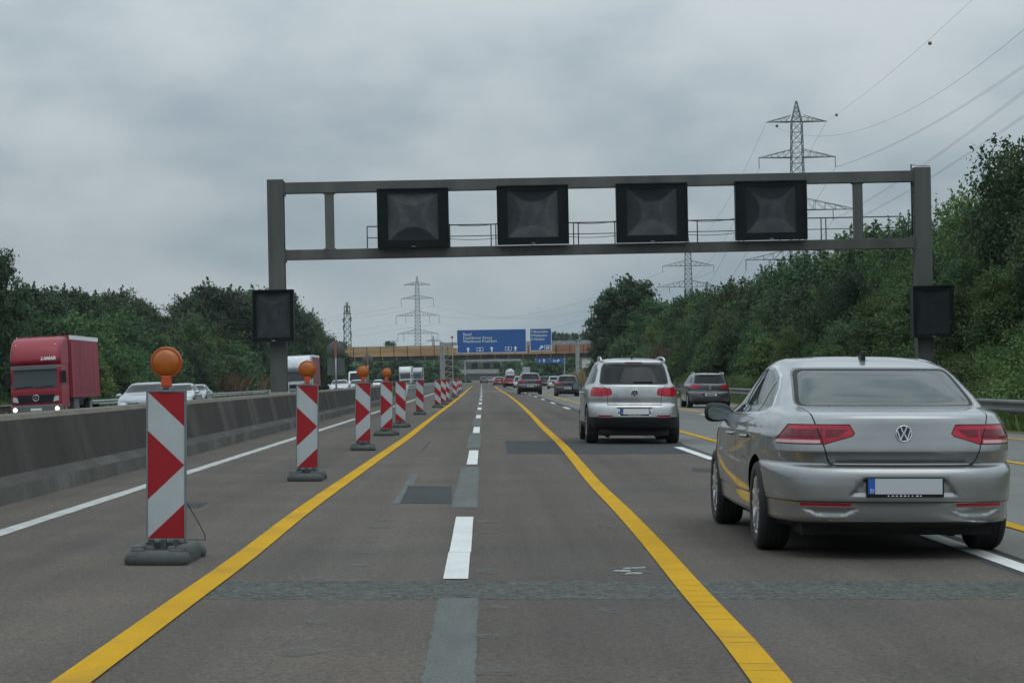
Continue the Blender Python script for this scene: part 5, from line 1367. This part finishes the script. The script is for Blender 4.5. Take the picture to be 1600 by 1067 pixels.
for px in (727,816): x = far(px,0,620).x; b = MB(); b.box(x-.25,x+.25,-.3,.3,-1,zc+.25); b.build('column', M_steel, g2)
for px in (742,761,776.5): x = far(px,0,620).x; b = MB(); b.box(x-.92,x+.92,-.6,-.31,far(0,576.5,620).z,far(0,567,620).z); b.build('display_box', M_cab, g2, bevel=.03)
for (pa,pb,t1,lab) in ((838,858.5,'5','small blue sign board with route frame and up arrow beyond the bridge'),(860,881,'66','small blue sign board with slanting arrow beyond the bridge')):
    q0, q1 = P(pa,567.5,450), P(pb,559.5,450); so = empty('direction_sign', (q0.x,450,q0.z), (0,R(-1),0)); tag(so, lab, 'road sign')
    w, h = q1.x-q0.x, q1.z-q0.z; b = MB(); b.box(0,w,0,.15,0,h); b.build('sign_board', M_signblue, so)
    text_obj(t1,.55,M_white_txt,so,(.55,-.01,.3),bold=.015); b = MB(); ang = 0 if t1=='5' else R(-45); m = Matrix.Rotation(ang,2)
    b.prism([(1.6+(m@Vector(p_))[0]*.75, .52+(m@Vector(p_))[1]*.75) for p_ in [(0,.5),(.4,.05),(.15,.1),(.15,-.5),(-.15,-.5),(-.15,.1),(-.4,.05)]],-.02,0); b.build('arrow', M_white_txt, so)
q = P(871,563,450)
bs_ = empty('sign_mast', (P(881,0,451).x,451,0)); tag(bs_, 'grey post and arm holding the small blue signs beyond the bridge', 'sign post')
b = MB(); b.box(0,.3,0,.3,-1,P(0,558,451).z); b.build('post', M_steel, bs_); b = MB(); b.box(-6,0,.0,.25,P(0,561.5,451).z,P(0,559.5,451).z); b.build('arm', M_steel, bs_)
q0, q1 = P(816.5,584,420), P(828,573,420); so = empty('road_sign', (q0.x,420,0)); tag(so, 'pale grey square sign on posts left of the dark SUV roof', 'road sign')
b = MB(); b.box(0,q1.x-q0.x,0,.08,q0.z,q1.z); b.build('sign_board', mat('pale_board', (0.30,0.33,0.36), .6), so); b = MB(); b.box(.2,.3,.09,.2,-.5,q1.z-.1); b.box(1.1,1.2,.09,.2,-.5,q1.z-.1); b.build('post', M_steel, so)

# ------------------------------------------------------------------ pylons, mast, wires
def lattice(mb, x0, x1, wb, wt, z0, z1, n, r):
    """four-legged tapering lattice shaft about x=0"""
    for k in range(n):
        za, zb = z0+(z1-z0)*k/n, z0+(z1-z0)*(k+1)/n; a, c = wb+(wt-wb)*k/n, wb+(wt-wb)*(k+1)/n
        A = [(-a,-a),(a,-a),(a,a),(-a,a)]; C = [(-c,-c),(c,-c),(c,c),(-c,c)]
        for i in range(4):
            j = (i+1)%4
            mb.bar((*A[i],za),(*C[i],zb),r*1.5); mb.bar((*A[i],za),(*C[j],zb),r); mb.bar((*A[j],za),(*C[i],zb),r); mb.bar((*C[i],zb),(*C[j],zb),r)
def arm_part(root, z, hw, bw, m, r, ins=0, insn=(1,)):
    b = MB(); rise = hw*.20
    for s in (-1,1):
        for y in (-bw,bw):
            b.bar((s*bw,y,z),(s*hw,0,z),r*1.4); b.bar((s*bw,y,z+rise),(s*hw,0,z),r*1.1)
            n = 5
            for k in range(1,n):
                t = k/n; p = Vector((s*bw,y,z)).lerp(Vector((s*hw,0,z)),t); q = Vector((s*bw,y,z+rise)).lerp(Vector((s*hw,0,z)),t); q2 = Vector((s*bw,y,z+rise)).lerp(Vector((s*hw,0,z)),max(0,t-1/n)); b.bar(p,q,r*.8); b.bar(p,q2,r*.7)
        if ins:
            for f in insn: b.bar((s*hw*f,0,z),(s*hw*f,0,z-ins),r*1.6)
    b.bar((-hw,0,z),(hw,0,z),r*1.4); b.build('cross_arm', m, root)
def pylon(px, d, base_z, arms, ztop, label, r=.11, wb=3.2, ins=0, rot=0):
    x = (px-VX)*d/F; root = empty('power_pylon', (x,d,base_z), (0,R(-.9),R(rot))); tag(root, label, 'pylon', 'power line pylons')
    b = MB(); zb = arms[0][0]; lattice(b,0,0,wb*1.25,wb*.55,-2,zb-6,8,r); lattice(b,0,0,wb*.55,wb*.34,zb-6,arms[-1][0],16,r*.9); lattice(b,0,0,wb*.34,.12,arms[-1][0],ztop,4,r*.9); b.build('tower', M_pylon, root)
    for z, hw, nn in arms: arm_part(root, z, hw, wb*.42, M_pylon, r*.85, ins if nn else 0, nn or (1,))
    return root, x
D1 = 463
py1, X1 = pylon(1251, D1, 0, [(26.5,11.5,(.98,.55)),(37,12.5,(.98,.6)),(48.2,8.3,(.98,)),(55.8,6.45,None)], 60.2, 'tall lattice pylon rising behind the right end of the gantry', ins=2.2)
D2 = 850
py2, X2 = pylon(1078, D2, 0, [(26.5,11.5,(.98,)),(36.8,12.5,(.98,.6)),(45,10.2,(.98,)),(51.5,6.5,None)], 57, 'lattice pylon seen below the gantry beam beside the rounded tree', r=.13, ins=2.2)
D3 = 1270
py3, X3 = pylon(654, D3, 0, [(27,11.7,(1,.7)),(37.5,12.6,(1,.55)),(47.5,9.4,(1,)),(55.5,8.0,None)], 60.5, 'far lattice pylon standing above the bridge on the left', r=.17, ins=4.5)
py4, X4 = pylon(678, 1700, 0, [(24,7,(1,)),(30,6,(1,))], 34, 'small far pylon just right of the far left pylon', r=.2, wb=2.4)
mst = empty('radio_mast', ((544-VX)*900/F,900,0), (0,R(-.9),0)); tag(mst, 'lattice radio mast with antenna panels standing above the bridge', 'mast')
b = MB(); lattice(b,0,0,1.9,1.1,-2,31,12,.16); b.build('tower', M_pylon, mst)
b = MB(); b.box(-1.7,1.7,-1.7,1.7,27.6,27.9); b.tube([(0,0,28),(0,0,32.5)],.5,8)
for s,z in ((-1,21),(-1,24),(1,18),(-1,15),(1,24.5),(-1,12)): b.box(s*1.5-.3,s*1.5+.3,-.6,.3,z,z+2)
b.build('antenna_panel', M_pylon, mst)
def wire(pa, pb, sag, r=.05, label='', bundle=0, n=40, grp='overhead power line wires'):
    pa, pb = Vector(pa), Vector(pb); b = MB()
    for off in ((0,) if not bundle else (-bundle/2, bundle/2)):
        pts = []
        for k in range(n+1):
            t = k/n; p = pa.lerp(pb,t); p.z -= sag*4*t*(1-t); p.x += off; pts.append(p)
        b.tube(pts, r*.62, 5, cap=False)
    o = b.build('power_wire', M_wire, recalc=False); tag(o, label, 'wire', grp); return o
def tip(x, d, z, hw, s, ins=0): 
    a = R(.9); lx = s*hw; lz = z-ins; return (x+lx*math.cos(a)-lz*math.sin(a), d, lz*math.cos(a)+lx*math.sin(a))
Yp = 95
for s in (-1,1):
    side = 'right' if s > 0 else 'left'
    wire(tip(X1,D1,55.8,6.45,s), (X1-2+s*6.45,Yp,75 if s > 0 else 57.5), 6 if s > 0 else 18, .03, f'thin earth wire from the {side} tip of the top pylon arm towards the viewer')
    for i,(z,hw,f,ins,dz) in enumerate(((48.2,8.3,.98,2.2,46.5),(37,12.5,.98,2.2,36),(37,12.5,.6,2.2,36),(26.5,11.5,.98,2.2,26))):
        if s > 0: wire(tip(X1,D1,z,hw*f,s,ins), (X1-2+s*hw*f,Yp,dz+(13,22,22,22)[i]), (8,5,5,5)[i], .036, f'twin conductor from the {side} side of the gantry pylon, arm {["upper","middle outer","middle inner","lower"][i]}, towards the viewer', .45)
        wire(tip(X1,D1,z,hw*f,s,ins), tip(X2,D2,(45,36.8,36.8,26.5)[i],(10.2,12.5,12.5,11.5)[i]*f,s,2.2), 12, .05, f'conductor from the {side} {["upper","middle outer","middle inner","lower"][i]} arm of the gantry pylon to the next pylon')
    wire(tip(X1,D1,55.8,6.45,s), tip(X2,D2,51.5,6.5,s), 9, .04, f'earth wire from the {side} top arm to the next pylon')
    for i,(z2,h2,z3,h3) in enumerate(((45,10.2,43,9.4),(36.8,12.5,33,12.6),(26.5,11.5,22.5,11.7))):
        wire(tip(X2,D2,z2,h2,s,2.2), tip(X3,D3,z3,h3,s,0), 12, .07, f'far conductor between the two distant pylons, {side} {["upper","middle","lower"][i]} arm')
        wire(tip(X3,D3,z3,h3,s,0), (X3-260+s*8,D3-60,z3-9), 10, .08, f'far conductor running left from the far pylon, {side} {["upper","middle","lower"][i]} arm')
for (px,py,d,lab) in ((1453,68,350,'marker ball on the earth wire high in the sky'),(1307,180,450,'marker ball on the earth wire next to the pylon top'),(1214,197,440,'dark marker ball on the left earth wire beside the pylon')):
    q = P(px,py,d); o = MB(); o.lathe([(0,-.32)]+[(.32*math.sin(math.pi*k/10),-.32*math.cos(math.pi*k/10)) for k in range(1,10)]+[(0,.32)],'Z',n=16); oo = o.build('marker_ball', mat('ball_brown',(0.16,0.09,0.06),.5), loc=q); tag(oo, lab, 'marker ball')

# ------------------------------------------------------------------ trees
def crown_mesh(name, blobs, n, size, m, seed, sprigs=0, gap=.42):
    g = np.random.default_rng(seed); bl = np.array(blobs, float)       # cx,cy,cz,rx,ry,rz
    wts = (bl[:,3]*bl[:,4]+bl[:,4]*bl[:,5]+bl[:,3]*bl[:,5]); wts /= wts.sum()
    nc = max(60, n//38); ci = g.choice(len(bl), nc, p=wts); d = g.normal(size=(nc,3)); d[:,2] += .15; d /= np.linalg.norm(d,axis=1)[:,None]
    rad = 1 - .42*g.random(nc)**1.6; rad *= 1 + .10*g.normal(size=nc)
    cc = bl[ci,:3] + d*rad[:,None]*bl[ci,3:]
    cs = (.22+.30*g.random(nc))
    k = g.integers(0, nc, n); pos = cc[k] + g.normal(size=(n,3))*cs[k][:,None]*np.array([1,1,.75])*gap*2
    nrm = d[k]*.65 + np.array([0,0,.45]) + g.normal(size=(n,3))*.56
    if sprigs:
        top = np.argsort(cc[:,2] + .3*g.random(nc))[-sprigs*2:]; sp = g.choice(top, sprigs, replace=False)
        P_, N_ = [], []
        for q in sp:
            L = g.uniform(.5,1.3); dr = d[q]*.35+np.array([g.normal()*.25,g.normal()*.25,1.0]); dr /= np.linalg.norm(dr); mm = int(26*L)
            t = g.random(mm); P_.append(cc[q]+dr*(t*L)[:,None]+g.normal(size=(mm,3))*(.13*(1.1-t))[:,None]); N_.append(g.normal(size=(mm,3)))
        pos = np.vstack([pos]+P_); nrm = np.vstack([nrm]+N_)
    keep = pos[:,2] > .02; pos, nrm = pos[keep], nrm[keep]; n = len(pos)
    nrm /= np.linalg.norm(nrm,axis=1)[:,None]; t = np.cross(nrm, g.normal(size=(n,3))); t /= np.linalg.norm(t,axis=1)[:,None]; bt = np.cross(nrm,t)
    s = size*(.6+.8*g.random(n))[:,None]
    V = np.empty((n,4,3)); V[:,0] = pos-t*s*.55; V[:,1] = pos+bt*s*.32+nrm*s*.06; V[:,2] = pos+t*s*.55; V[:,3] = pos-bt*s*.32+nrm*s*.06
    me = bpy.data.meshes.new(name); me.vertices.add(n*4); me.vertices.foreach_set('co', V.reshape(-1))
    me.loops.add(n*4); me.loops.foreach_set('vertex_index', np.arange(n*4,dtype=np.int32)); me.polygons.add(n)
    me.polygons.foreach_set('loop_start', np.arange(0,n*4,4,dtype=np.int32)); me.materials.append(m); me.update(calc_edges=True); me.validate()
    return me
def trunk_mesh(h, r, seed, nb=5, low=.25):
    rr = random.Random(seed); b = MB(); pts = [(0,0,-.4)]
    for k in range(1,6): pts.append((rr.uniform(-.12,.12)*k*.4, rr.uniform(-.12,.12)*k*.4, h*k/5))
    b.tube(pts, [r*1.25]+[r*(1-.16*k) for k in range(1,6)], 8)
    for k in range(nb):
        z = h*rr.uniform(low,.85); a = rr.uniform(0,6.28); L = h*rr.uniform(.2,.4)
        b.tube([(0,0,z),(math.cos(a)*L*.5,math.sin(a)*L*.5,z+L*.45),(math.cos(a)*L,math.sin(a)*L,z+L*1.0)], [r*.45,r*.3,r*.08], 6)
    o = b.build('trunk', M_bark); me = o.data; bpy.data.objects.remove(o); return me
def blobs_bush(seed, w=2.6, h=7.0, n=16):
    """foliage from the ground up, ragged dome top; total height about h"""
    r = random.Random(seed); out = [(0,0,h*.36,w*.75,w*.75,h*.36)]
    for k in range(n):
        t = k/(n-1); z = h*(.08+.78*t); rad = w*(1.0-.55*t**1.6)*r.uniform(.45,.85); a = k*2.4+r.uniform(-.4,.4)
        s = r.uniform(.75,1.35)*(1-.35*t)
        out.append((rad*math.cos(a), rad*math.sin(a), z, s, s, s*r.uniform(.8,1.2)))
    return out
def blobs_tree(seed, w=4.0, h=11.0, base=2.0, n=20):
    r = random.Random(seed); out = [(0,0,(h+base)/2,w*.62,w*.62,(h-base)*.40)]
    for k in range(n):
        t = (k+.5)/n; z = base+(h-base)*(.06+.84*t); env = math.sin(math.pi*min(.97,(.18+.80*t)))**.7; rad = w*env*r.uniform(.55,.9); a = k*2.4+r.uniform(-.5,.5); s = r.uniform(.9,1.6)*(w/4)
        out.append((rad*math.cos(a), rad*math.sin(a), z, s, s, s*.85))
    return out
PROTO = {}
def proto(key, crown, trunk):
    co = np.empty(len(crown.vertices)*3); crown.vertices.foreach_get('co', co); PROTO[key] = (crown, trunk, float(np.percentile(co[2::3], 99.6)))
for i,(s_,m,ww_) in enumerate(((1,M_leafA,2.7),(2,M_leafB,2.5),(3,M_leafC,2.6),(4,M_leafA,3.0))):
    proto(f'near{i}', crown_mesh('crown', blobs_bush(s_,ww_,7.0,18), 24000, .155, m, s_, sprigs=34), trunk_mesh(5.0,.13,s_))
    proto(f'mid{i}', crown_mesh('crown', blobs_bush(s_+20,ww_,7.0,18), 13000, .225, m, s_+20, sprigs=14), trunk_mesh(5.0,.13,s_+20))
for i,(s_,m) in enumerate(((1,M_leafB),(2,M_leafA),(3,M_leafB))):
    proto(f'tree{i}', crown_mesh('crown', blobs_tree(s_+40), 19000, .27, m, s_+40, sprigs=10), trunk_mesh(8.0,.22,s_+40))
proto('far0', crown_mesh('crown', blobs_tree(71), 5000, .6, M_leafB, 71), trunk_mesh(8.0,.22,71))
proto('far1', crown_mesh('crown', blobs_bush(72,3.2,7.0), 5000, .5, M_leafA, 72), trunk_mesh(5,.15,72))
proto('brush', crown_mesh('crown', blobs_bush(81,1.5,2.2,10), 5000, .12, M_leafD, 81, sprigs=24), trunk_mesh(1.6,.05,81))
proto('weed', crown_mesh('crown', blobs_bush(82,1.3,1.5,10), 5000, .13, M_leafC, 82, sprigs=24), trunk_mesh(1.1,.03,82))
def tree(key, x, y, z, h, label, group=None, wide=1.0, name='tree', cat='tree', h0=None):
    cr, tr, H0 = PROTO[key]
    root = empty(name, (x,y,z), (0,0,random.uniform(0,6.28))); k = h/H0; root.scale = (k*wide,k*wide,k)
    tag(root, label, cat, group); link('trunk', tr, root); link('crown', cr, root); return root
def interp(L, x):
    L = sorted(L)
    if x <= L[0][0]: return L[0][1]
    for (a,b_),(c,d_) in zip(L[:-1],L[1:]):
        if x <= c: return b_+(d_-b_)*(x-a)/(c-a)
    return L[-1][1]
def bankz(x): return interp([(11.9,0),(12.6,.02),(14,.55),(16.2,1.75),(19,2.3),(26,2.8),(60,3)], x)
SKY_R = [(1030,478),(1060,470),(1100,455),(1150,446),(1200,432),(1240,402),(1300,388),(1340,366),(1400,366),(1450,338),(1500,322),(1550,280),(1600,226),(1700,180),(2200,60)]
rr = random.Random(21)
def top_of(px, d): return H + (VY - interp(SKY_R, px)) * d / F
# back row gives the skyline, front rows the leafy wall
d = 44; i = 0
while d < 236:
    x = 20.2 + rr.uniform(-1.2,1.2) + (1.0 if d < 74 else 0); px = VX + F*x/d; z = bankz(x); h = (top_of(px, d) - z) * rr.uniform(.90,1.04)
    tree(('near' if d < 110 else 'mid')+str(rr.randrange(4)), x, d, z, max(3.0,h), 'tall leafy tree in the back row on the right embankment, forming the skyline', 'trees on the right embankment', wide=rr.uniform(.85,1.1)); d += 2.7 + d*.012; i += 1
d = 46
while d < 232:
    x = 17.4 + rr.uniform(-.7,.7) + (1.6 if d < 74 else 0); px = VX + F*x/d; z = bankz(x); h = (top_of(px, d) - z) * rr.uniform(.60,.82)
    tree(('near' if d < 110 else 'mid')+str(rr.randrange(4)), x, d, z-.2, max(2.6,h), 'bushy green tree in the front row on the right embankment, foliage down to the grass', 'trees on the right embankment', wide=rr.uniform(.85,1.15)); d += 2.6 + d*.014
d = 48
while d < 215:
    x = 15.6 + rr.uniform(-.5,.5) + (1.3 if d < 76 else 0); z = bankz(x)
    tree('brush' if rr.random() < .13 else ('near' if d < 110 else 'mid')+str(rr.randrange(4)), x, d, z-.1, rr.uniform(1.6,3.2), 'low shrub at the foot of the tree row above the right guard rail', 'shrubs at the foot of the right trees', wide=rr.uniform(1.1,1.5), name='shrub', cat='shrub'); d += 3.2 + d*.022
for k in range(46):
    d = rr.uniform(46, 84); x = rr.uniform(13.2, 16.2); tree('weed', x, d, bankz(x)-.1, rr.uniform(.6,1.5), 'leafy weed clump on the slope above the right guard rail', 'weeds on the slope above the guard rail', wide=rr.uniform(1.2,1.8), name='weed_clump', cat='plant')
d = 47
while d < 120:
    x = 13.6 + rr.uniform(-.5,.7); tree('weed', x, d, bankz(x)-.1, rr.uniform(.5,1.1), 'leafy weed clump behind the right guard rail', 'weeds behind the right guard rail', wide=1.4, name='weed_clump', cat='plant'); d += 2.2
# rounded big trees by the bridge, right
for (px,d,top,wd,lab,key) in ((985,232,436,1.12,'large round dark tree left of the pylon, tallest beside the bridge','tree0'),(962,245,456,.85,'round dark tree in front of the right bridge end','tree2'),(1020,228,470,.9,'dark tree tucked behind the large round tree by the bridge','tree1')):
    x = (px-VX)*d/F; z = 1.0; tree(key, x, d, z, H+(VY-top)*d/F-z, lab, wide=wd)
for (px,d,top,key) in ((958,238,520,'mid1'),(966,226,530,'mid2'),(985,222,525,'mid0'),(1015,222,520,'mid3'),(1045,218,530,'mid1'),(952,262,545,'mid0')):
    x = (px-VX)*d/F; tree(key, x, d, .6, H+(VY-top)*d/F-.6, 'bushy tree under the large round trees near the bridge', 'bushes under the round trees', wide=1.3)
# left row beyond the oncoming lanes
SKY_L = [(-200,440),(-20,470),(8,470),(22,470),(40,474),(62,449),(90,458),(112,455),(150,468),(192,450),(225,478),(262,498),(275,492),(290,462),(330,450),(395,452),(430,455),(462,478),(490,506),(515,528),(540,538)]
def topL(px, d): return H + (VY - interp(SKY_L, px)) * d / F
px = -30
while px < 520:
    for row,(xx,fac) in enumerate(((-33.5,1.0),(-29.0,.80),(-27.0,.5))):
        p2 = px + rr.uniform(-7,7); x = xx + rr.uniform(-1,1); d = x*F/(p2-VX); 
        if d > 330: x = (p2-VX)*300/F*rr.uniform(.96,1.04); d = x*F/(p2-VX)
        z = interp([(-60,.6),(-34,.5),(-28,-.1),(-24.6,-.75)], x); h = (topL(p2,d)-z)*fac*rr.uniform(.9,1.05)
        key = rr.choice(['tree0','tree1','tree2']) if row == 0 else 'mid'+str(rr.randrange(4))
        lab = ('tall dark tree in the rear row beyond the oncoming lanes','bushy tree in the middle row beyond the oncoming lanes','low bushy tree at the verge of the oncoming lanes')[row]
        if h > 1.5: tree(key, x, d, z-.2, h, lab, 'trees beyond the oncoming lanes', wide=rr.uniform(.85,1.1)*(1.15 if row else 1))
    px += 19 if px < 280 else 15
x = (-14-VX)*118/F; tree('tree0', x, 118, -.2, H+(VY-385)*118/F+.2, 'tallest dark tree at the left edge of the photo', wide=.62)
x = (345-VX)*250/F; tree('tree2', x, 250, 0, H+(VY-449)*250/F, 'broad paler tree left of the gantry column with gaps of sky', wide=1.25)
# low distant trees seen over and under the bridge
for (px,top,d,w_) in ((606,534,700,1.0),(470,500,520,1.3),(495,515,560,1.2),(530,535,640,1.2),(868,521,760,1.2),(884,523,780,1.2),(898,522,720,1.2),(915,526,740,1.2)):
    x = (px-VX)*d/F; tree('far0', x, d, -1, H+(VY-top)*d/F+1, 'small distant tree showing above the bridge', 'distant trees above the bridge', wide=w_)
for k in range(26):
    px = 520+k*7.2+rr.uniform(-3,3); d = rr.uniform(480,560) if px < 700 else rr.uniform(760,860); x = (px-VX)*d/F; top = 566+rr.uniform(-5,4)
    tree('far1', x, d, -1, H+(VY-top)*d/F+1, 'distant tree seen through the bridge opening on the left', 'distant trees under the bridge left', wide=1.6)
for k in range(22):
    px = 690+k*6.2+rr.uniform(-3,3); d = rr.uniform(1080,1200); x = (px-VX)*d/F; top = 566+rr.uniform(-3,4) - (4 if px < 735 else 0)
    tree('far1', x, d, -1, H+(VY-top)*d/F+1, 'distant tree behind the far concrete bridge', 'distant trees behind the far bridge', wide=1.8)
for k in range(30):
    px = 800+k*3.9+rr.uniform(-3,3); d = rr.uniform(475,580) if px > 835 else rr.uniform(640,760); x = (px-VX)*d/F; top = 558+rr.uniform(-4,8)
    tree('far1', x, d, -.5, H+(VY-top)*d/F+.5, 'distant tree seen through the bridge opening on the right', 'distant trees under the bridge right', wide=1.3)
# strip of woods at the horizon
vsn = crown_mesh('woods', [((px-VX)*1350/F, 1350+(k%3)*30, 6, 24, 14, 9+4*math.sin(k*1.3)) for k,px in enumerate(range(-400,2400,50))], 16000, 3.0, M_leafB, 91)
wo = link('woods', vsn, loc=(0,0,-2)); tag(wo, 'far belt of woodland along the horizon', 'woods', kind='stuff')

# ------------------------------------------------------------------ grass
def grass(name, label, n, area, zfun, hgt, m, seed, kind='stuff'):
    g = np.random.default_rng(seed); xs = g.uniform(area[0],area[1],n); ys = area[2]+(area[3]-area[2])*g.random(n)**1.5
    zs = np.array([zfun(x) for x in xs]); hh = hgt*(.4+.9*g.random(n)); a = g.random(n)*6.28; w = .03+.03*g.random(n)+ys*.0004
    lean = g.normal(size=(n,2))*.35*hh[:,None]; V = np.empty((n,3,3)); base = np.stack([xs,ys,zs-.03],1)
    dx_ = np.stack([np.cos(a)*w,np.sin(a)*w,np.zeros(n)],1); V[:,0] = base-dx_; V[:,1] = base+dx_; V[:,2] = base+np.stack([lean[:,0],lean[:,1],hh],1)
    me = bpy.data.meshes.new(name); me.vertices.add(n*3); me.vertices.foreach_set('co',V.reshape(-1)); me.loops.add(n*3); me.loops.foreach_set('vertex_index',np.arange(n*3,dtype=np.int32)); me.polygons.add(n); me.polygons.foreach_set('loop_start',np.arange(0,n*3,3,dtype=np.int32)); me.materials.append(m); me.update(calc_edges=True); me.validate()
    o = link(name, me); tag(o, label, 'grass', kind=kind); return o
grass('grass', 'rough green grass on the slope behind the right guard rail', 60000, (12.4,17.0,42,230), bankz, .34, M_blade, 1)
grass('grass', 'dry straw coloured grass on the slope near the bridge', 14000, (11.5,20,200,380), bankz, .9, M_straw, 2)
lz = lambda x: interp([(-34,.5),(-28,-.1),(-24.6,-.75),(-22.3,-.85)], x)
grass('grass', 'rough grass along the verge of the oncoming lanes', 26000, (-29,-23.2,90,330), lz, .6, M_blade, 3)
grass('grass', 'tan reed patch on the verge left of the gantry column', 2500, (-28,-24.5,212,245), lz, 2.0, M_straw, 4)
grass('grass', 'bright grass strip in the median beyond the barrier end', 9000, (-8.5,-6.2,115,420), lambda x: oppz(x)+.05, .5, M_blade, 5)
# small white marker posts on the far verge
for (px,py,d,lab) in ((314,607,165,'white marker post on the far verge near the lit oncoming car'),(402,604,240,'white marker post in front of the tan reeds')):
    q = P(px,py,d); b = MB(); b.prism([(-.06,0),(.06,0),(.06,.95),(0,1.02),(-.06,.95)],-.05,.05); b.box(-.062,.062,-.052,.052,.70,.85,1); o = b.build('marker_post', [M_white_txt, M_black], loc=(q.x,d,q.z-.75)); tag(o,lab,'marker post')
q = P(395,583,240); b = MB(); b.box(-.2,.2,-.15,.15,0,1.5); b.box(-.23,.23,-.18,.18,1.5,1.56); o = b.build('roadside_cabinet', M_white_txt, loc=(q.x,240,q.z-1.2)); tag(o,'white roadside cabinet above the tan reeds','cabinet')

# ------------------------------------------------------------------ thin summer haze
hz = MB(); hz.box(-5800, 5800, -290, 8800, -4, 110)
ho = hz.build('haze', bpy.data.materials.new('haze_air')); hm = ho.data.materials[0]; hm.use_nodes = True; ht = hm.node_tree; ht.nodes.clear()
hv_ = ht.nodes.new('ShaderNodeVolumePrincipled'); hv_.inputs['Color'].default_value = (0.80,0.90,0.97,1); hv_.inputs['Density'].default_value = 0.00010; hv_.inputs['Anisotropy'].default_value = 0.2
hout = ht.nodes.new('ShaderNodeOutputMaterial'); ht.links.new(hv_.outputs[0], hout.inputs['Volume']); tag(ho, 'thin pale summer haze filling the air', 'haze', kind='stuff')
scene.cycles.volume_bounces = 1
